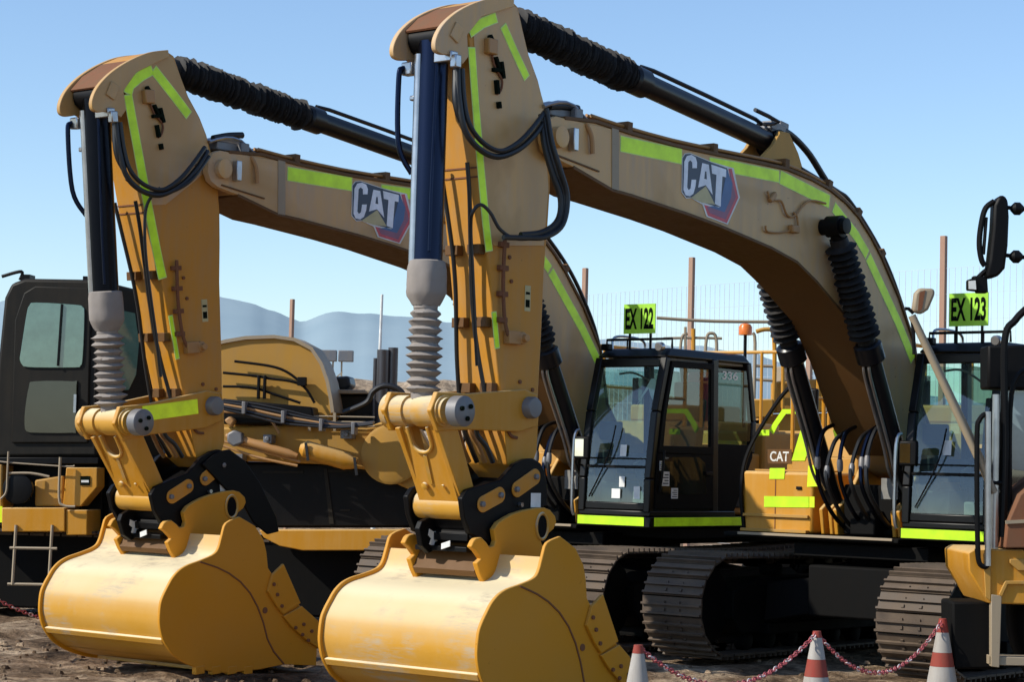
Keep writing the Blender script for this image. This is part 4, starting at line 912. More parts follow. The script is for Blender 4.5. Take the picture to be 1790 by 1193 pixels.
    for (i, w_, pr) in ((36, .055, .03), (46, .05, .035), (54, .05, .03)):
        a, c2 = ins[i], ins[i+1]; dx, dz = c2[0]-a[0], c2[1]-a[1]; l_ = math.hypot(dx, dz); dx, dz = dx/l_, dz/l_
        nx, nz = (dz, -dx)
        if (a[0]+nx-cx_)**2+(a[1]+nz-cz_)**2 < (a[0]-cx_)**2+(a[1]-cz_)**2: nx, nz = -nx, -nz
        k = MB(K); k.prism([(a[0], a[1]), (a[0]+dx*w_, a[1]+dz*w_), (a[0]+dx*w_+nx*pr, a[1]+dz*w_+nz*pr), (a[0]+nx*pr, a[1]+nz*pr)], -by+.035, by-.035); k.build('wear_strip', 'bucket', bo, .005)
    # outer cheek plate with circular wear edge
    cc = [(349, 983), (362, 987), (380, 993), (400, 1003), (420, 1018), (437, 1038), (450, 1062), (460, 1090), (467, 1118), (478, 1140), (496, 1162)]
    k = MB(K); cp_ = AK(cc, by); k.prism(strip_poly(cp_, -.006, .006), by, by+.008); k.build('weld_bead', 'rust', bo)
    for s_ in (1, -1):
        k = MB(K); P = AK([(465, 1035), (473, 1005), (492, 986), (522, 1055), (492, 1075), (480, 1060)], by); k.prism(P, s_*by, s_*(by+.03)); bl = k.build('side_cutter', 'bside', bo, .006)
        k2 = MB(K); P = AK([(492, 1078), (524, 1060), (553, 1086), (555, 1135), (530, 1118), (505, 1095)], by); k2.prism(P, s_*by, s_*(by+.03)); k2.build('side_cutter', 'bside', bo, .006)
        k = MB(K)
        for px_, py_ in ((474, 1022), (480, 1040), (488, 1060), (512, 1098), (524, 1110), (534, 1120), (540, 1104), (526, 1092)):
            x, z = AK([(px_, py_)], by)[0]; k.cyl((x, s_*(by+.028), z), (x, s_*(by+.045), z), .016, 8)
        k.build('bolt', 'rust', bl)
    k = MB(K); x, z = AK([(463, 1068)], by)[0]; k.lathe((x, by, z), (x, by+.006, z), [(0, .028), (.006, .028)], 16); k.build('plate_hole', 'rust', bo)
    # side wear shoes / castellated heel under the bucket
    k = MB(K)
    for px_ in (350, 378, 406, 434):
        x, z = AK([(px_, 1176)], by)[0]; k.box(x-.05, x+.05, by-.05, by+.004, z-.018, z+.05)
    k.build('heel_shoe', 'bside', bo, .005)
    # cutting lip with teeth
    a, b_ = sp0[24], sp0[25]
    k = MB(K); k.prism([(a[0], a[1]), (b_[0]-.02, b_[1]), (b_[0]-.02, b_[1]+.05), (a[0], a[1]+.05)], -by+.03, by-.03); k.build('cutting_lip', 'bucket', bo, .005)
    for yy in (-.62, -.31, 0, .31, .62):
        k = MB(K); k.loft([(b_[0]+.05, yy-.06, b_[1]-.03), (b_[0]+.05, yy+.06, b_[1]-.03), (b_[0]+.05, yy+.06, b_[1]+.08), (b_[0]+.05, yy-.06, b_[1]+.08)], [(b_[0]-.22, yy-.03, b_[1]+.02), (b_[0]-.22, yy+.03, b_[1]+.02), (b_[0]-.22, yy+.03, b_[1]+.04), (b_[0]-.22, yy-.03, b_[1]+.04)])
        k.build('tooth', 'steel' if 0 else 'pin', bo, .006)
    # ears that hook the coupler
    ey = .36
    ear = B([(829, 946), (833, 942), (842, 940), (850, 948), (856, 957), (864, 955), (867, 946), (865, 934), (864, 926), (872, 914), (884, 906), (897, 899), (915, 893), (936, 889), (952, 888), (962, 892), (971, 903), (973, 914), (968, 926), (955, 937), (945, 944), (960, 985), (958, 1035), (860, 1035), (848, 1023), (840, 1005), (834, 985), (842, 978), (832, 964), (824, 957)], ey)
    hole = [(B([(947, 921)], ey)[0][0]+.055*math.cos(R(a)), B([(947, 921)], ey)[0][1]+.085*math.sin(R(a))) for a in range(0, 360, 15)]
    iBK = lambda P: [rot2(x, z, KX, KZ, 0) for x, z in P]
    for ya, yb in ((ey-.05, ey), (-ey, -ey+.05)):
        k = MB(K); k.prism(ear, ya, yb)
        k.build('bucket_ear', 'bside', bo, .008)
    k = MB(K); k.prism(hole, ey+.001, ey+.006); hx_, hz_ = B([(947, 921)], ey)[0]
    k.build('pin_hole', 'under', bo)
    k = MB(K); k.rings([[(hx_+(.07+.012*math.cos(b2))*math.cos(a2), ey+.004+.012*math.sin(b2), hz_+(.10+.012*math.cos(b2))*math.sin(a2)) for b2 in [2*math.pi*q/6 for q in range(6)]] for a2 in [2*math.pi*q/24 for q in range(24)]], True, False, True); k.build('hole_rim', 'bucket', bo)
    k = MB(K); k.prism(B([(838, 1000), (842, 1010), (866, 958), (858, 950)], ey), -ey+.052, ey-.052); k.build('recess_shade_plate', 'dkb', bo)  # dark plate added to paint the coupler's shadow between the ears
    # torque tube plate between ears at the top of the shell
    a_, b_ = B([(850, 1024)], ey)[0], B([(940, 1020)], ey)[0]
    k = MB(K); k.prism([(a_[0], a_[1]-.02), (b_[0], b_[1]), (b_[0]-.05, b_[1]+.10), (b_[0]+.10, b_[1]+.12), (a_[0]-.10, a_[1]+.06)], -ey+.05, ey-.05); k.build('torque_plate', 'bucket', bo, .008)
    return root

excavator(dict(x=0, y=0, a=.0130, trk=-.0130, dst=0, dbk=0, no='123', label='nearer yellow excavator with raised boom and the green EX 123 sign on its cab'))
excavator(dict(x=.143, y=-3.826, a=.0219, trk=.0122, dst=-.117, dbk=.0625, no='122', label='farther yellow excavator with raised boom and the green EX 122 sign on its cab'))

# ------------------------------------------------------------------ third machine behind, facing right of the photo, boom folded low
RA = math.atan2(CR[1], CR[0])
def frame_at(px, d, turn=0.):
    p = at(px, 820, d); return Frame(p.x, p.y, RA+turn)
def machine_c():
    fr = frame_at(300, 24.5, -.10)
    root = empty('excavator', (fr.o[0], fr.o[1], 0), fr.a, 'older excavator with olive-black cab and ladder, boom folded low, behind the EX 122 machine', 'excavator')
    U = lambda L, y=0.: [fr.uy(a, b, y) for a, b in L]
    # cab: side panel towards the camera, windscreen panel turned to the right
    def X(px, y=0., py=700): return fr.uy(px, py, y)[0]
    zt = fr.uy(80, 487)[1]; zb = fr.uy(80, 800)[1]
    c = MB()
    side = U([(-14, 800), (-8, 640), (4, 520), (16, 495), (40, 486), (150, 488), (180, 492), (176, 560), (170, 640), (168, 720), (168, 800)])
    c.prism(side, .06, 1.5)
    w_up = smooth(U([(40, 641), (34, 630), (36, 612), (46, 548), (51, 534), (62, 529), (132, 533), (144, 537), (147, 549), (144, 626), (140, 640), (130, 643), (60, 643), (40, 641)]), 3)[:-1]
    w_dn = smooth(U([(50, 756), (43, 750), (43, 720), (50, 676), (60, 667), (128, 667), (133, 673), (131, 750), (126, 757), (60, 757), (50, 756)]), 3)[:-1]
    xr = X(262); xm = X(172)
    c.loft([(xm, .06, zb), (xr+.02, .62, zb), (xr-.1, 1.5, zb), (xm, 1.5, zb)], [(xm, .06, zt-.02), (X(230), .50, zt-.10), (X(225), 1.45, zt-.10), (xm, 1.5, zt)])
    co = c.build('cab', 'cabolive', root, .04)
    f = MB()
    # raised door frame with pane openings
    f.prism(U([(18, 775), (24, 560), (40, 512), (60, 500), (152, 503), (158, 520), (152, 775)]), .03, .058)
    do = f.build('door', 'cabolive', co, .02)
    MB().prism(w_up, .012, .028).build('window_pane', 'glassg2', do, .004); MB().prism(w_dn, .012, .028).build('window_pane', 'glassdk', do, .004)
    MB().bar((*([X(108, 0, 535)]), .005, fr.uy(108, 532)[1]), (X(101, 0, 640), .005, fr.uy(101, 640)[1]), .03, .02).build('window_divider', 'blk', do)
    MB().bar((X(132), -.01, fr.uy(132, 690)[1]), (X(132), -.01, fr.uy(132, 722)[1]), .03, .03).build('door_handle', 'steel', do)
    # angled front pane
    def Q(px, py):   # on the turned face
        nx, ny = .56, -(xr+.02-xm); l = math.hypot(nx, ny); nx, ny = nx/l, ny/l
        return fr.hit(px, py, (xm+nx*.02, .06+ny*.02, 0), (nx, ny, 0))
    g = MB(); P = [Q(*p) for p in ((200, 540), (236, 548), (243, 600), (238, 655), (225, 682), (198, 684), (192, 620))]
    g._f([g._v(p) for p in P]); g.build('window_pane', 'glassg2', co)
    r = MB(); r.tube([(X(12), .3, zt+.0), (X(14), .3, zt+.10), (X(-20), .3, zt+.04)], .02); r.box(X(18), X(34), .2, .4, zt-.01, zt+.06); r.box(X(128), X(160), .2, .5, zt+.0, zt+.05); r.build('roof_fittings', 'blk', co)
    # platform, boxes, lamp, ladder
    p = MB()
    p.prism(U([(-20, 800), (172, 800), (172, 812), (-20, 812)]), .0, 1.6); p.build('cab_mount', 'blk', root, .01)
    p = MB(); p.prism(U([(8, 888), (118, 888), (118, 930), (8, 930)]), -.10, .5); p.prism(U([(119, 892), (156, 892), (156, 936), (119, 936)]), -.08, .5); p.build('side_beam', 'yel', root, .012)
    p = MB(); p.prism(U([(136, 818), (172, 818), (172, 852), (143, 886), (112, 884), (118, 818)]), -.05, .25); lb = p.build('lamp_box', 'yel', root, .01)
    p = MB(); p.prism(U([(143, 833), (160, 833), (160, 849), (143, 849)]), -.062, -.052); p.build('vent', 'ink', lb)
    p = MB(); p.prism(U([(145, 840), (158, 840), (158, 844), (145, 844)]), -.066, -.063); p.build('vent_slat', 'white', lb)
    p = MB(); p.prism(U([(58, 840), (108, 832), (108, 886), (58, 886)]), .05, .4); p.prism(U([(-30, 812), (4, 812), (4, 890), (-30, 890)]), .0, .4); p.build('body_panel', 'far', root, .02)
    x, z = fr.uy(36, 855); MB().lathe((x, .06, z), (x, -.12, z), [(0, .10), (.10, .17), (.17, .175), (.18, .14)], 26).build('round_filter_housing', 'blk', root)
    p = MB(); p.tube([(a, -.12, b) for a, b in U([(-5, 806), (30, 810), (120, 816), (136, 815)])], .010, 6); p.tube([(a, -.14, b) for a, b in U([(22, 790), (20, 830), (18, 860), (8, 873)])], .012, 6); p.tube([(a, -.14, b) for a, b in U([(112, 800), (110, 870), (118, 884), (138, 886)])], .016, 6)
    p.tube([(a, -.12, b) for a, b in U([(20, 828), (60, 828), (92, 834)])], .016, 6); p.build('hand_rail', 'tan', root)
    p = MB()
    for px in (34, 97): p.tube([(*[U([(px, 924)])[0][0]], -.12, U([(px, 918)])[0][1]), (U([(px-5, 1020)])[0][0], -.14, U([(px-5, 1022)])[0][1])], .018, 6, sub=1)
    for py, dx in ((958, 0), (1021, -4)): p.tube([(U([(24+dx, py)])[0][0], -.13, U([(30, py)])[0][1]), (U([(106+dx, py)])[0][0], -.13, U([(100, py+1)])[0][1])], .018, 6, sub=1)
    p.build('ladder', 'tan', root)
    p = MB(); p.prism(U([(-5, 886), (5, 886), (5, 914), (-5, 914)]), -.02, 0); p.build('reflective_tape', 'hvy', root)
    # dark running gear
    p = MB(); z0 = .06
    p.prism([(X(-60), z0), (X(760), z0), (X(775), .5), (X(730), .95), (X(-60), .98)], .45, 1.2); p.build('track_frame', 'under', root, .03)
    t = MB(); xs = X(760)
    for i in range(44):
        x = X(-60)+i*.19
        if x > X(700): break
        t.obox((x, .85, .92), (1, 0, 0), (0, 1, 0), (0, 0, 1), .085, .42, .015)
        t.obox((x-.06, .85, .945), (1, 0, 0), (0, 1, 0), (0, 0, 1), .010, .42, .02)
    for i in range(9):
        a = R(90-20*i); c_ = Vector((X(690)+.46*math.cos(a), .85, .46+.46*math.sin(a))); n_ = Vector((math.cos(a), 0, math.sin(a))); t.obox(c_, (-n_.z, 0, n_.x), (0, 1, 0), n_, .085, .42, .015); t.obox(c_+n_*.03, (-n_.z, 0, n_.x), (0, 1, 0), n_, .01, .42, .02)
    t.build('track', 'shoe', root)
    # black housing and yellow deck beam
    p = MB(); p.prism(U([(170, 800), (395, 790), (420, 808), (735, 812), (735, 925), (170, 925)]), .35, 2.2); bd = p.build('body', 'blk', root, .03)
    p = MB(); p.prism(U([(556, 820), (562, 820), (574, 918), (566, 918)]), .335, .349); p.prism(U([(448, 824), (520, 824), (520, 828), (448, 828)]), .335, .349); p.prism(U([(564, 822), (640, 822), (640, 826), (564, 826)]), .335, .349); p.prism(U([(585, 892), (602, 892), (602, 895), (585, 895)]), .335, .349); p.build('panel_trim', 'cabolive', bd)
    p = MB(); p.prism(U([(455, 927), (700, 927), (700, 963), (530, 963), (490, 955), (462, 940)]), -.05, .34); p.build('deck_beam', 'yel', root, .01)
    # boom: high round elbow then a low arm
    el = [(360, 606), (395, 597), (430, 591), (480, 589), (515, 594), (545, 610), (562, 636), (573, 668), (579, 700), (582, 722), (560, 760), (360, 760)]
    p = MB(); p.prism(U(el, .5), .5, 1.05); bo = p.build('boom', 'boomc', root, .02)
    p = MB(); p.prism(strip_poly(U(el[:10], .5), -.02, .02), .47, 1.08); p.build('flange', 'tan', bo)
    ar = [(360, 748), (545, 742), (600, 745), (640, 748), (668, 737), (700, 735), (730, 745), (760, 800), (745, 870), (700, 850), (640, 822), (560, 812), (400, 806), (360, 800)]
    p = MB(); p.prism(U(ar, .2), .2, .48); p.build('arm', 'boomc', root, .03)
    p = MB(); p.prism(U([(388, 697), (545, 712), (550, 742), (388, 742)], .1), .1, .48); p.build('cover_plate', 'blk', root, .02)
    for L, r_, mt in (([(525, 783), (622, 812)], .10, 'yel'), ([(395, 762), (520, 798)], .05, 'hose_y')):
        (xa, za), (xb, zb2) = U(L, .0); q = MB(); l_ = math.hypot(xb-xa, zb2-za); q.lathe((xa, 0, za), (xb, 0, zb2), [(0, r_*.5), (.06, r_), (l_-.12, r_), (l_, r_*.55)], 20); q.build('boom_cylinder', mt, root)
    for L, y in (([(390, 652), (450, 658), (470, 662), (525, 672), (550, 705)], .42), ([(390, 676), (440, 678), (480, 690), (525, 705)], .42), ([(410, 632), (470, 640), (500, 650), (525, 668)], .42), ([(390, 780), (450, 800), (520, 815)], .0), ([(390, 772), (450, 788), (525, 808)], .02), ([(390, 720), (455, 726), (475, 738), (488, 758)], .05)):
        MB().tube([(a, y, b) for a, b in U(L, y)], .016, 7).build('hydraulic_pipe', 'blk' if y > .1 else 'hose_y', root)
    p = MB(); x, z = fr.uy(458, 672, .42); p.box(x-.05, x-.02, .38, .44, z-.17, z+.10); p.box(x+.02, x+.05, .38, .44, z-.17, z+.10); p.box(x+.42, x+.52, .38, .46, z-.01, z+.09); p.build('pipe_clamp', 'blk', bo, .005)
    p = MB()
    for y_ in (728, 737, 744): p.tube([(a, .15, b) for a, b in U([(548, y_), (655, y_+2)], .15)], .010, 6, sub=1)
    for x_ in (541, 585): 
        a, b = U([(x_, 722)], .13)[0], U([(x_, 754)], .13)[0]; p.bar((a[0], .13, a[1]), (b[0], .13, b[1]), .035, .03)
    p.build('hand_rail', 'tan', root)
    p = MB(); x, z = fr.uy(684, 795, .15); p.lathe((x, .10, z), (x, .60, z), [(0, .30), (.02, .34), (.48, .34), (.5, .30)], 40); p.build('arm_knuckle', 'boomc', root)
    p = MB(); p.prism(U([(-30, 800), (180, 800), (180, 930), (-30, 930)], .45), .45, 1.6); p.build('chassis', 'blk', root, .02)
    random.seed(21)
    for k in range(5):      # sagging bundle along the cover plate
        o_ = k*4
        MB().tube([(a, -.03-k*.03, b) for a, b in U([(392, 700+o_), (440, 706+o_*1.3), (492, 716+o_*1.5), (548, 730+o_), (600, 742+o_*.4), (655, 738+o_*.3)], 0)], (.014, .02, .016, .022, .014)[k], 7).build('hose', ('rub', 'rub', 'hose_y', 'rub', 'rub')[k], root)
    for px_, py_ in ((432, 706), (500, 722), (566, 736), (622, 742)):
        x, z = fr.uy(px_, py_+8); MB().box(x-.02, x+.02, -.19, .02, z-.07, z+.07).build('hose_clamp', 'pin', root, .006)
    for px_, py_, w_, h_ in ((410, 800, .10, .04), (468, 768, .05, .05), (606, 760, .07, .05)):
        x, z = fr.uy(px_, py_); p = MB(); p.box(x-w_, x+w_, -.02, .2, z-h_, z+h_); p.cyl((x, -.05, z), (x, -.019, z), h_*.6, 12); p.build('valve', 'pin', root, .01)
    for L, mt in (([(398, 758), (410, 752), (424, 758), (426, 775), (408, 782), (397, 772)], 'pin'), ([(392, 735), (402, 728), (412, 736), (404, 748)], 'hose_y')):
        p = MB(); p.prism(U(L, -.05), -.08, .05); p.build('swivel_joint', mt, root, .02)
    for px_ in (535, 620):
        (a, b), (c3, d3) = U([(px_, 775+(px_-535)*.30), (px_+4, 806+(px_-535)*.30)], -.1); p = MB(); p.bar((a, -.115, b), (c3, -.115, d3), .02, .03); p.build('hose_strap', 'rub', root)
    random.seed(31)
    # track shoes and rollers seen in the gloom under the cab
    p = MB()
    for k in range(12):
        x = X(-40)+k*.19; p.obox((x, .42, .97), (1, 0, 0), (0, 1, 0), (0, 0, 1), .08, .32, .014); p.obox((x, .42, 1.0), (1, 0, 0), (0, 1, 0), (0, 0, 1), .012, .32, .02)
    p.build('track', 'shoe', root, split=False)
    x, z = fr.uy(668, 690, 1.0); z1 = fr.uy(668, 612, 1.0)[1]
    p = MB(); p.cyl((x, 1.0, z-.4), (x, 1.0, z1), .075, 20); p.cyl((x+.11, 1.05, z-.4), (x+.11, 1.05, z1+.03), .06, 20); p.cyl((x-.09, 1.0, z-.3), (x-.09, 1.0, z1-.10), .025, 10); p.build('exhaust_stack', 'steelb', root)
    MB().tube([(a, .6, b) for a, b in U([(600, 722), (640, 705), (652, 685), (672, 675), (695, 680), (705, 690)], .6)], .035, 9).build('hose', 'rub', root)
    p = MB(); p.prism(U([(580, 660), (612, 658), (616, 676), (606, 682), (582, 682)], 1.4), 1.3, 1.7); p.build('seat_back', 'rub', root, .03)
    p = MB(); p.prism(U([(548, 690), (720, 690), (760, 700), (760, 752), (548, 752)], 1.1), 1.1, 2.0); p.build('engine_hood', 'cabolive', root, .03)
    p = MB(); p.prism(U([(575, 682), (690, 684), (690, 690), (575, 690)], 1.2), 1.0, 1.6); p.build('hood_top', 'tan', root, .01)
M['glassg2'] = flat('green_tinted_pane', (.10, .19, .15), .04, 0, 0, 1.2)
M['glassdk'] = flat('dark_pane', (.018, .022, .016), .08, 0, 0, .8)
M['steelb'] = paint('sooty_steel', (.10, .10, .11), .3, (.05, .04, .04), .5, metal=.6)
machine_c()

# ------------------------------------------------------------------ machine at the right edge of the photo
def machine_d():
    fr = frame_at(1740, 16.5, .0)
    root = empty('wheel_loader', (fr.o[0], fr.o[1], 0), fr.a, 'yellow loader cut by the right edge, with big black mirror and access ladder', 'loader')
    U = lambda L, y=0.: [fr.uy(a, b, y) for a, b in L]
    T = lambda L, y=0.: [(a, y, b) for a, b in U(L, y)]
    p = MB(); p.prism(U([(1692, 967), (1704, 960), (1800, 962), (1860, 962), (1860, 1060), (1728, 1056), (1694, 1000)]), .0, .9); p.build('platform', 'yel', root, .012)
    p = MB(); p.prism(U([(1718, 968), (1731, 968), (1731, 1052), (1722, 1044)]), -.02, -.001); p.prism(U([(1764, 978), (1800, 978), (1800, 998), (1778, 998), (1764, 985)]), -.03, -.001); p.prism(U([(1745, 1040), (1756, 1016), (1800, 1016), (1800, 1022), (1760, 1022), (1750, 1044)]), -.03, -.001); p.build('step_bracket', 'far', root, .004)
    for k, (a, b) in enumerate(((1731, 1743), )):
        p = MB(); p.prism(U([(1732, 1040), (1750, 1042), (1746, 1168), (1732, 1166)]), -.02, .06); p.prism(U([(1732, 1148), (1860, 1154), (1860, 1166), (1732, 1164)]), .0, .3); p.build('ladder', 'tan', root, .004)
    # hand rails
    p = MB(); p.tube(T([(1710, 978), (1708, 900), (1708, 760), (1712, 735), (1722, 725), (1728, 732)], -.04)+[], .020, 8); p.tube(T([(1708, 960), (1712, 985), (1722, 992), (1728, 985)], -.04), .020, 8); p.build('hand_rail', 'blk', root)
    p = MB(); p.tube(T([(1727, 990), (1727, 720)], -.05), .024, 8, sub=1); p.tube(T([(1738, 960), (1742, 690)], .02), .03, 8, sub=1); p.build('hand_rail', 'steel', root)
    p = MB(); p.tube(T([(1753, 940), (1757, 780), (1756, 600), (1775, 560), (1800, 535)], .0), .028, 8); p.tube(T([(1765, 900), (1768, 690), (1800, 640)], .05), .020, 8); p.tube(T([(1757, 845), (1735, 845)], .0), .018, 8, sub=1); p.build('hand_rail', 'blk', root)
    p = MB(); p.prism(U([(1742, 600), (1860, 600), (1860, 680), (1742, 678)]), .3, .6); p.prism(U([(1742, 720), (1770, 720), (1768, 950), (1742, 950)]), .1, .4); p.build('cab_frame', 'blk', root, .02)
    p = MB(); p.prism(U([(1772, 682), (1860, 682), (1860, 830), (1775, 820)]), .35, .38); p.build('window_pane', 'glassb', root)
    # rusty step casing
    p = MB(); p.prism(U([(1752, 958), (1756, 915), (1778, 865), (1860, 800), (1860, 958)]), -.1, .5); ro = p.build('step_casing', 'rust', root, .01)
    p = MB(); p.prism(U([(1752, 910), (1860, 905), (1860, 911), (1752, 916)]), -.115, -.1); p.build('step_edge', 'tan', ro)
    # mirror on two arms
    p = MB(); a, b = 1745, 425
    out = U([(1742, 345), (1752, 341), (1760, 350), (1762, 380), (1760, 430), (1755, 470), (1742, 485), (1722, 488), (1727, 455), (1733, 400), (1735, 360)]); p.prism(out, -.05, .10); mo = p.build('mirror', 'blk', root, .03)
    p = MB(); p.tube(T([(1738, 352), (1722, 366), (1714, 400), (1712, 430), (1716, 455), (1722, 465)], -.02), .022, 8); p.tube(T([(1724, 380), (1721, 420), (1719, 445)], -.02), .014, 6); p.build('mirror_rim', 'blk', mo)
    p = MB(); p.tube(T([(1752, 362), (1790, 366), (1860, 368), (1945, 372)], .0), .016, 8, sub=1); p.tube(T([(1745, 445), (1790, 450), (1860, 452), (1945, 456)], .0), .016, 8, sub=1)
    for px, py in ((1778, 365), (1776, 449)): 
        x, z = fr.uy(px, py); p.lathe((x-.05, 0, z), (x+.05, 0, z), [(0, .02), (.03, .05), (.07, .05), (.1, .02)], 12)
    p.build('mirror_arm', 'blk', root)
    p = MB(); p.prism(U([(1690, 490), (1702, 486), (1708, 492), (1708, 510), (1690, 508)]), -.02, .04); p.prism(U([(1702, 482), (1726, 484), (1728, 512), (1709, 512)]), .0, .1); wl = p.build('work_lamp', 'blk', root, .01)
    p = MB(); p.prism(U([(1692, 492), (1704, 491), (1705, 507), (1692, 506)]), -.03, -.021); p.build('lamp_glass', 'lampglass', wl)
    p = MB(); p.tube(T([(1708, 488), (1718, 478), (1728, 470)], .02), .02); p.build('lamp_arm', 'blk', wl)
    # long strut with small mirror
    (xa, za), (xb, zb) = U([(1594, 552), (1738, 862)])
    p = MB(); p.tube([(xa, 0, za), (xb, 0, zb)], .030, 10, sub=1); p.tube([(xa+.03, .03, za-.02), (xb+.04, .03, zb)], .018, 8, sub=1); p.build('strut', 'tan', root)
    p = MB(); p.tube(T([(1594, 556), (1597, 585), (1598, 620)], .0), .014, 8, sub=1); p.tube(T([(1597, 548), (1588, 540), (1582, 540)], .0), .014, 8, sub=1); p.build('mirror_arm', 'blk', root)
    p = MB(); p.prism(U([(1594, 545), (1598, 513), (1606, 504), (1632, 505), (1634, 514), (1622, 542), (1610, 550)]), -.03, .05); sm = p.build('small_mirror', 'tan', root, .02)
    p = MB(); p.prism(U([(1606, 512), (1616, 508), (1610, 542), (1603, 544)]), -.036, -.031); p.build('mirror_glass', 'rust', sm)
    # cab and body carrying the mirror arms, mostly outside the frame
    p = MB(); p.prism(U([(1912, 940), (1912, 560), (1932, 320), (2190, 320), (2220, 560), (2220, 940)], .7), .7, .78); p.prism(U([(1912, 560), (1932, 320), (2190, 320), (2220, 560), (2200, 560), (2176, 340), (1946, 340), (1926, 560)], .7), .78, 2.1)
    p.prism(U([(1912, 700), (2220, 700), (2220, 940), (1912, 940)], .7), .78, 2.1); p.build('loader_cab', 'blk', root, .03, False)
    p = MB(); p.prism(U([(1940, 545), (1956, 356), (2166, 356), (2194, 545)], .68), .68, .695); p.build('window_pane', 'glassb', root)
    p = MB(); p.prism(U([(2010, 945), (2810, 900), (2870, 980), (2870, 1100), (2010, 1100)], 1.0), 1.0, 2.4); p.build('body', 'yel', root, .05)
    # tyre
    w = MB(); x, z = fr.uy(1790, 1130, .3)
    w.lathe((x+.75, .25, .78), (x+.75, .85, .78), [(0, .35), (0, .66), (.05, .76), (.12, .80), (.48, .80), (.55, .76), (.6, .66), (.6, .35)], 40); w.build('wheel', 'under', root)
    p = MB(); p.prism(U([(1662, 1052), (1735, 1052), (1735, 1170), (1664, 1170)], .2), .15, .6); p.build('step_box', 'under', root, .02)
M['glassb'] = flat('blue_grey_pane', (.20, .28, .32), .06, 0, 0, 1.0)
machine_d()

# ------------------------------------------------------------------ railed yellow machine deck behind the nearer excavator
def back_deck():
    fr = frame_at(1320, 29, .06)
    root = empty('service_platform', (fr.o[0], fr.o[1], 0), fr.a, 'yellow machine deck with tubular handrails standing behind the EX 122 cab', 'platform')
    U = lambda L, y=0.: [fr.uy(a, b, y) for a, b in L]
    T = lambda L, y=0.: [(a, y, b) for a, b in U(L, y)]
    for L, r_ in (([(1148, 556), (1250, 562), (1400, 563), (1500, 562)], .022), ([(1160, 592), (1212, 591), (1262, 592)], .018), ([(1188, 628), (1192, 590), (1202, 584)], .02), ([(1212, 640), (1212, 575)], .03), ([(1198, 640), (1198, 572)], .02), ([(1232, 640), (1235, 592), (1243, 583), (1252, 592), (1252, 640)], .022), ([(1322, 580), (1340, 576), (1352, 584), (1354, 640), (1352, 710)], .030), ([(1318, 700), (1320, 600), (1316, 582)], .022), ([(1322, 640), (1352, 641)], .020), ([(1322, 664), (1352, 666)], .020), ([(1368, 720), (1369, 590)], .025), ([(1384, 720), (1386, 600)], .02), ([(1430, 720), (1431, 596)], .028), ([(1444, 720), (1446, 640)], .02)):
        MB().tube(T(L), r_, 8, sub=4 if len(L) > 2 else 1).build('hand_rail', 'yel' if r_ > .022 else 'tan', root)
    for L, y, mt in (([(1316, 698), (1352, 698), (1352, 730), (1316, 732)], -.05, 'yel'), ([(1356, 668), (1470, 660), (1470, 720), (1356, 722)], .1, 'far'), ([(1330, 725), (1480, 722), (1480, 780), (1330, 782)], .2, 'yel'), ([(1365, 640), (1400, 636), (1400, 665), (1365, 668)], .3, 'tan')):
        MB().prism(U(L, y), y, y+.4).build('panel', mt, root, .02)
    MB().prism(U([(1325, 712), (1352, 712), (1352, 722), (1325, 722)], .19), .185, .199).build('reflective_tape', 'hvy', root)
    MB().prism(U([(1316, 735), (1480, 735), (1480, 1010), (1316, 1010)], .3), .3, 1.2).build('chassis', 'under', root, .02)
back_deck()

# ------------------------------------------------------------------ fence
def fence():
    pos = [(-180, 68, 515), (150, 61, 518), (503, 54, 522), (1016, 43, 467), (1203, 40.7, 448), (1412, 38.2, 430), (1645, 36, 410), (1960, 33, 385)]
    P = []
    root = None
    for px, d, pt in pos:
        b = at(px, 800, d); t = at(px, pt, d); P.append((b.x, b.y, t.z))
    root = empty('wire_fence', (P[3][0], P[3][1], 0), 0, 'tall wire mesh fence on rusty posts running behind the machines', 'fence')
    o = Vector((P[3][0], P[3][1], 0))
    for i, (x, y, z) in enumerate(P):
        m = MB(); m.box(x-o.x-.045, x-o.x+.045, y-o.y-.05, y-o.y+.05, 0, z); m.build('post', 'post', root, .01)
    for i in range(3, len(P)-1):
        a, b = Vector(P[i])-o, Vector(P[i+1])-o; m = MB(); L_ = math.hypot(b.x-a.x, b.y-a.y); n = int(L_/.13)
        za, zb_ = a.z-.55, b.z-.55
        for k in range(1, n):
            t = k/n; x, y = a.x+(b.x-a.x)*t, a.y+(b.y-a.y)*t; zz = za+(zb_-za)*t
            m.obox((x, y, zz/2+.3), (1, 0, 0), (0, 1, 0), (0, 0, 1), .0032, .0032, zz/2-.3)
        for q in range(12):
            h = .5+(za-.5)*q/11; h2 = .5+(zb_-.5)*q/11; m.bar((a.x, a.y, h), (b.x, b.y, h2), .004, .004)
        m.build('wire_mesh', 'wire', root)
fence()
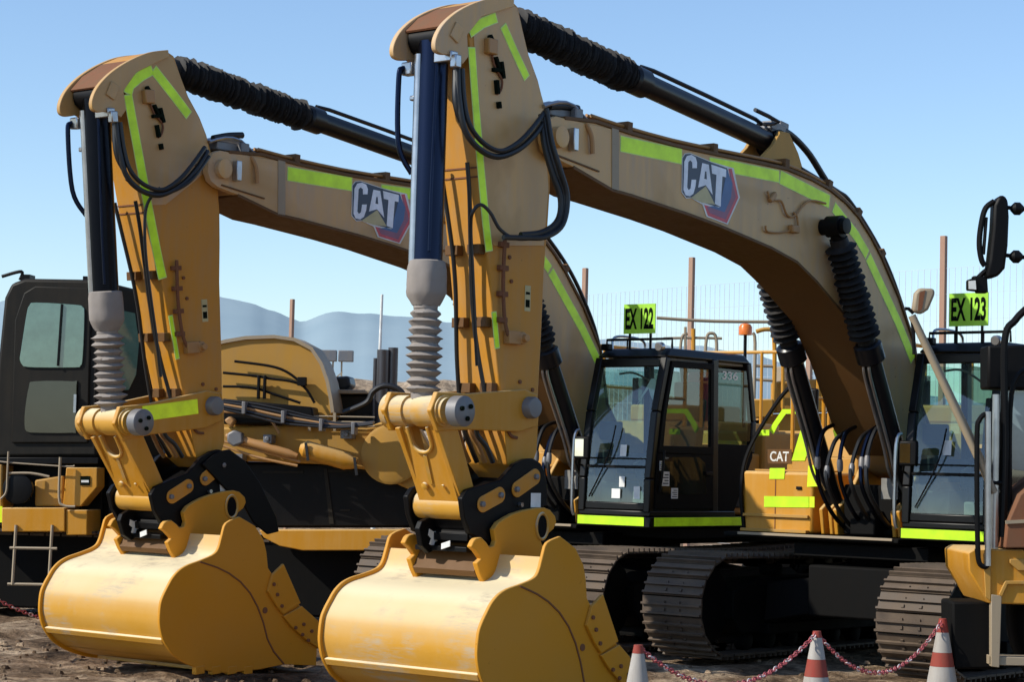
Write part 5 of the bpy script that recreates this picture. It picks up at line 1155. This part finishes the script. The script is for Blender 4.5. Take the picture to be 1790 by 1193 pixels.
# thin steel mast seen over the exhaust stack
def mast():
    b = at(655, 800, 48); t = at(668, 515, 48)
    m = MB(); m.cyl((0, 0, 0), (t.x-b.x, t.y-b.y, t.z), .055, 10, .03); o = m.build('thin_mast', 'white'); o.location = (b.x, b.y, 0)
    tag(o, 'thin pale leaning mast between the grey bellows and the light tower', 'mast')
    # light tower
    b = at(585, 800, 80); r = empty('light_tower', (b.x, b.y, 0), RA, 'small distant floodlight tower in front of the hills', 'light tower')
    zt = at(585, 618, 80).z
    m = MB(); m.bar((-.22, 0, 0), (-.16, 0, zt-.3), .06, .06); m.bar((.22, 0, 0), (.16, 0, zt-.3), .06, .06)
    for k in range(9): z = .5+k*(zt-1)/9; m.bar((-.2, 0, z), (.2, 0, z+.35), .04, .04)
    m.build('mast', 'tan', r)
    for k in range(2): m = MB(); m.box(-.62+k*.66, -.02+k*.62, -.2, .1, zt-.30, zt+.12); m.build('floodlight', 'pin', r, .03)
mast()

# ------------------------------------------------------------------ traffic cones and chain
def cones():
    tips = [(1116, 1128, 13.5), (1428, 1104, 15.1), (1648, 1082, 16.6), (1905, 1062, 18.2), (-130, 1010, 22.5), (-420, 1000, 23)]
    lab = ['red and white traffic cone nearest the front bucket, leftmost of the row', 'red and white traffic cone in the middle of the row before the tracks', 'red and white traffic cone beside the loader steps', '', '']
    P = []
    for i, (px, py, d) in enumerate(tips[:3]):
        t = at(px, py, d); h = t.z; P.append(t)
        r = empty('traffic_cone', (t.x, t.y, 0), .4*i, lab[i], 'traffic cone', 'traffic cones linked by a chain')
        def rr(z): return .028+(h-z)/h*.135
        edges = [(0.035, .30*h, 'cred'), (.30*h, .52*h, 'cwhite'), (.52*h, .66*h, 'cred'), (.66*h, .86*h, 'cwhite'), (.86*h, h, 'cred')] if i == 2 else [(0.035, .36*h, 'cred'), (.36*h, .58*h, 'cwhite'), (.58*h, .74*h, 'cred'), (.74*h, .94*h, 'cwhite'), (.94*h, h, 'cred')] if i == 1 else [(0.035, .40*h, 'cred'), (.40*h, .93*h, 'cwhite'), (.93*h, h, 'cred')]
        m = MB(); m.box(-.19, .19, -.19, .19, 0, .035); m.build('base', 'cred', r, .01)
        for a, b, mt in edges:
            m = MB(); m.rings([[(rr(z)*math.cos(2*math.pi*k/24), rr(z)*math.sin(2*math.pi*k/24), z) for k in range(24)] for z in (a, b-.001)], True); m.build('band', mt, r)
    def chain(a, b, sag, label, n):
        o = empty('plastic_chain', tuple(a), 0, label, 'chain', 'chains hung between the cones')
        a, b = Vector(a), Vector(b); L_ = (b-a).length
        pts = [(a+(b-a)*(k/(n*2)))-Vector((0, 0, sag*4*(k/(n*2))*(1-k/(n*2)))) for k in range(n*2+1)]
        m = MB()
        for k in range(n):
            p, q = pts[2*k]-a, pts[2*k+2]-a; c = (p+q)/2; d = (q-p).normalized(); s_ = d.cross(Vector((0, 0, 1))).normalized(); u = s_.cross(d)
            if k % 2: s_, u = u, s_
            l_ = (q-p).length*.72; w = .014
            ring = [c+d*(l_*math.cos(t))*.9+s_*w*math.sin(t)*1.1 for t in [2*math.pi*j/12 for j in range(12)]]
            rings = []
            for j, pp in enumerate(ring):
                t_ = (ring[(j+1) % 12]-ring[j-1]).normalized(); x_ = u; y_ = t_.cross(u)
                rings.append([tuple(pp+(x_*math.cos(v)+y_*math.sin(v))*.0048) for v in [2*math.pi*e/6 for e in range(6)]])
            m.mi = 1 if k % 5 == 4 else 0; m.rings(rings, True, False, True)
        m.build('chain_links', ['chain', 'chainw'], o, split=False)
        return o
    def top(i): t = P[i]; return (t.x, t.y, t.z-.012)
    chain(top(0), top(1), .30, 'red and white plastic chain between the left and middle cones', 66)
    chain(top(1), top(2), .34, 'red and white plastic chain between the middle and right cones', 62)
    a, b = at(-60, 1012, 19.5), at(330, 1022, 21.5)
    chain(tuple(a), tuple(b), .40, 'pink and white chain at the left edge beside the left bucket', 70)
cones()

# ------------------------------------------------------------------ ground, bank, hills
def dirt(name, c0, c1, c2, sc_=1.0, bump=.5):
    m, n, b = nt(name); L = n.links; geo = N(n, 'ShaderNodeNewGeometry')
    a = N(n, 'ShaderNodeTexNoise', Scale=.8*sc_, Detail=12, Roughness=.68); L.new(geo.outputs['Position'], a.inputs['Vector'])
    a2 = N(n, 'ShaderNodeTexNoise', Scale=9*sc_, Detail=8, Roughness=.7); L.new(geo.outputs['Position'], a2.inputs['Vector'])
    r = ramp(n, a.outputs[0], [(.36, c0), (.48, c1), (.60, c2)])
    r2 = ramp(n, a2.outputs[0], [(.38, (.35, .32, .30)), (.58, (1.2, 1.16, 1.1))])
    mx = N(n, 'ShaderNodeMixRGB', blend_type='MULTIPLY'); mx.inputs[0].default_value = .8; L.new(r.outputs[0], mx.inputs[1]); L.new(r2.outputs[0], mx.inputs[2])
    L.new(mx.outputs[0], b.inputs['Base Color']); b.inputs['Roughness'].default_value = .95; b.inputs['Specular IOR Level'].default_value = .1
    bp = N(n, 'ShaderNodeBump', Strength=bump, Distance=.11); L.new(a2.outputs[0], bp.inputs['Height'])
    L.new(bp.outputs[0], b.inputs['Normal']); return m
M['ground'] = dirt('dirt_ground', (.062, .042, .027), (.25, .172, .110), (.56, .43, .30), 1.2, 1.0)  # dirt tones; shaded and sunlit patches are put into the noise colours
M['bank'] = dirt('earth_bank_dirt', (.26, .19, .13), (.36, .28, .20), (.44, .36, .28), .5)
def ground():
    from mathutils import noise
    m = MB(); n = 150; x0, x1, y0, y1 = -8., 18., -18., 8.
    vs = []
    for i in range(n+1):
        row = []
        for j in range(n+1):
            x, y = x0+(x1-x0)*i/n, y0+(y1-y0)*j/n
            e = min(1, min(i, n-i, j, n-j)/12)
            z = (noise.fractal(Vector((x*1.1, y*1.1, 3)), .8, 2.1, 6)*.06+abs(noise.noise(Vector((x*1.2+y*2.2, (y-x*.4)*.35, 1))))*.09-.05)*e
            # stays flat under the machines
            row.append(m.bm.verts.new((x, y, min(z, .06))))
        vs.append(row)
    for i in range(n):
        for j in range(n): f = m.bm.faces.new([vs[i][j], vs[i+1][j], vs[i+1][j+1], vs[i][j+1]]); f.smooth = True
    # sheet out to the horizon, welded around the detailed patch
    F_ = 9000
    A = [vs[0][0], vs[n][0], vs[n][n], vs[0][n]]
    B_ = [m.bm.verts.new(p) for p in ((-F_, -F_, 0), (F_, -F_, 0), (F_, F_, 0), (-F_, F_, 0))]
    edges = [[vs[i][0] for i in range(n+1)], [vs[n][j] for j in range(n+1)], [vs[i][n] for i in range(n, -1, -1)], [vs[0][j] for j in range(n, -1, -1)]]
    for k in range(4):
        m.bm.faces.new([B_[k], B_[(k+1) % 4]]+edges[k][::-1])
    o = m.build('ground', 'ground'); tag(o, kind='structure')
ground()
def clods():
    # loose stones and clods on the lit dirt at the left
    m = MB(); g = Frame(0, 0, 0)
    for k in range(420):
        px, py = random.uniform(-40, 620) if k % 3 else random.uniform(1090, 1790), random.uniform(1085, 1210)
        p = g.hit(px, py, (0, 0, 0), (0, 0, 1)); r = random.choice((.006, .01, .014, .02, .03))
        pts = []
        for a in range(6): t = 2*math.pi*a/6; pts.append((p[0]+1.9*r*math.cos(t)*random.uniform(.6, 1.2), p[1]+1.9*r*math.sin(t)*random.uniform(.6, 1.2), -.02))
        m.loft(pts, [(x*.6+p[0]*.4, y*.6+p[1]*.4, -.005+r*random.uniform(.3, .7)) for x, y, z in pts])
    o = m.build('gravel', 'ground'); tag(o, 'loose stones and clods scattered over the dirt ground', 'gravel', kind='stuff')
clods()
def bank():
    m = MB(); from mathutils import noise
    a, b = at(100, 800, 75), at(1900, 800, 62); n = 90; d = Vector((b.x-a.x, b.y-a.y, 0)); nrm = Vector((-d.y, d.x, 0)).normalized()
    if (Vector((a.x, a.y, 0))+nrm-Vector((CAM[0], CAM[1], 0))).length < (Vector((a.x, a.y, 0))-Vector((CAM[0], CAM[1], 0))).length: nrm = -nrm
    R_ = []
    for i in range(n+1):
        t = i/n; p = Vector((a.x, a.y, 0))+d*t
        e_ = 1 if t < .5 else max(0, 1-(t-.5)/.3); h = (4.6+noise.fractal(Vector((i*.15, 1, 1)), 1, 2, 4)*.5)*e_*min(1, t/.06)
        rr = [p+Vector((0, 0, 0)), p+nrm*3+Vector((0, 0, h*.75)), p+nrm*5+Vector((0, 0, h)), p+nrm*14+Vector((0, 0, h*1.0)), p+nrm*22]
        R_.append([tuple(q+Vector((0, 0, noise.noise(q*.6)*.3*e_-(.12 if h <= 0 else 0))) if 0 < k < 4 else q-Vector((0, 0, .1))) for k, q in enumerate(rr)])
    V = [[m.bm.verts.new(p) for p in r] for r in R_]
    for i in range(n):
        for k in range(4): f = m.bm.faces.new([V[i][k], V[i+1][k], V[i+1][k+1], V[i][k+1]]); f.smooth = True
    tag(m.build('earth_bank', 'bank'), kind='structure')
bank()
def hills():
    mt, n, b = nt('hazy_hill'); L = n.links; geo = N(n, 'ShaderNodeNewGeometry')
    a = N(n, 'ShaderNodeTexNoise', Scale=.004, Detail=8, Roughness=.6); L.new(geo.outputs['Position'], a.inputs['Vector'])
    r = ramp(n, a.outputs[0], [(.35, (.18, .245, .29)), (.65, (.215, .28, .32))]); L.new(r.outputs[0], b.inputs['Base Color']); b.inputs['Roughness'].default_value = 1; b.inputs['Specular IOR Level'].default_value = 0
    L.new(r.outputs[0], b.inputs['Emission Color']); b.inputs['Emission Strength'].default_value = .55  # emission adds airlight; the haze is put into the hill colour
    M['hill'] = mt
    from mathutils import noise
    ridge = [(-400, 560), (-100, 530), (200, 508), (330, 510), (392, 521), (430, 530), (470, 543), (500, 555), (520, 560), (560, 549), (600, 545), (640, 547), (690, 552), (740, 557), (800, 562), (900, 575), (1000, 590), (1150, 600), (1280, 612), (1310, 614), (1340, 628), (1420, 650), (1600, 690), (1800, 720), (2100, 740)]
    m = MB(); D = 2600; R_ = []
    def ry(x):
        for (a1, b1), (a2, b2) in zip(ridge, ridge[1:]):
            if a1 <= x <= a2:
                t = (x-a1)/(a2-a1); t = t*t*(3-2*t)*.5+t*.5; return b1+(b2-b1)*t
        return 740
    for i in range(221):
        px = -390+i*11.2; top = at(px, ry(px), D); h = top.z+noise.noise(Vector((px*.02, 0, 0)))*5; row = []
        for k, (dd, hh) in enumerate(((-900, 0), (-600, .22), (-350, .5), (-160, .80), (0, 1.), (300, .8), (800, 0))):
            q = at(px, 800, D+dd); z = h*hh
            if 0 < k < 4: z += noise.fractal(Vector((q.x*.0035, q.y*.0035, 2)), 1, 2, 5)*h*.10
            row.append((q.x, q.y, z if hh else -5))
        R_.append(row)
    V = [[m.bm.verts.new(p) for p in r] for r in R_]
    for i in range(len(V)-1):
        for k in range(6): f = m.bm.faces.new([V[i][k], V[i+1][k], V[i+1][k+1], V[i][k+1]]); f.smooth = True
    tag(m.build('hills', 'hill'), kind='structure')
hills()

# ------------------------------------------------------------------ light
SUN_AZ = R(-30); SUN_EL = R(38)     # direction towards the sun, azimuth from +x
sd = Vector((math.cos(SUN_AZ)*math.cos(SUN_EL), math.sin(SUN_AZ)*math.cos(SUN_EL), math.sin(SUN_EL)))
ld = bpy.data.lights.new('sun', 'SUN'); ld.energy = 5.0; ld.angle = R(.5); ld.color = (1, .945, .83)
lo = bpy.data.objects.new('sun', ld); COL.objects.link(lo); lo.rotation_euler = sd.to_track_quat('Z', 'Y').to_euler(); lo.location = (0, 0, 30)
w = bpy.data.worlds.new('World'); sc.world = w; w.use_nodes = True; wn = w.node_tree
sky = wn.nodes.new('ShaderNodeTexSky'); sky.sky_type = 'NISHITA'; sky.sun_disc = False; sky.sun_elevation = SUN_EL
sky.sun_rotation = math.pi/2-SUN_AZ; sky.air_density = 1.0; sky.dust_density = .15; sky.ozone_density = 1.6
bg = wn.nodes['Background']; bg.inputs[1].default_value = .145
tint = wn.nodes.new('ShaderNodeMixRGB'); tint.blend_type = 'MULTIPLY'; tint.inputs[0].default_value = 1; tint.inputs[2].default_value = (1.0, 1.085, 1.20, 1)
wn.links.new(sky.outputs[0], tint.inputs[1]); wn.links.new(tint.outputs[0], bg.inputs[0])

# ------------------------------------------------------------------ camera
cd = bpy.data.cameras.new('camera'); cam = bpy.data.objects.new('camera', cd); COL.objects.link(cam)
cd.sensor_width = 36; cd.lens = F/W*36; cd.clip_end = 20000; cd.clip_start = .1
mw = Matrix(((CR[0], CU[0], -CF[0], CAM[0]), (CR[1], CU[1], -CF[1], CAM[1]), (CR[2], CU[2], -CF[2], CAM[2]), (0, 0, 0, 1)))
cam.matrix_world = mw
sc.camera = cam
sc.view_settings.view_transform = 'Standard'; sc.view_settings.look = 'None'; sc.view_settings.exposure = 0
sc.cycles.max_bounces = 8; sc.cycles.transparent_max_bounces = 16
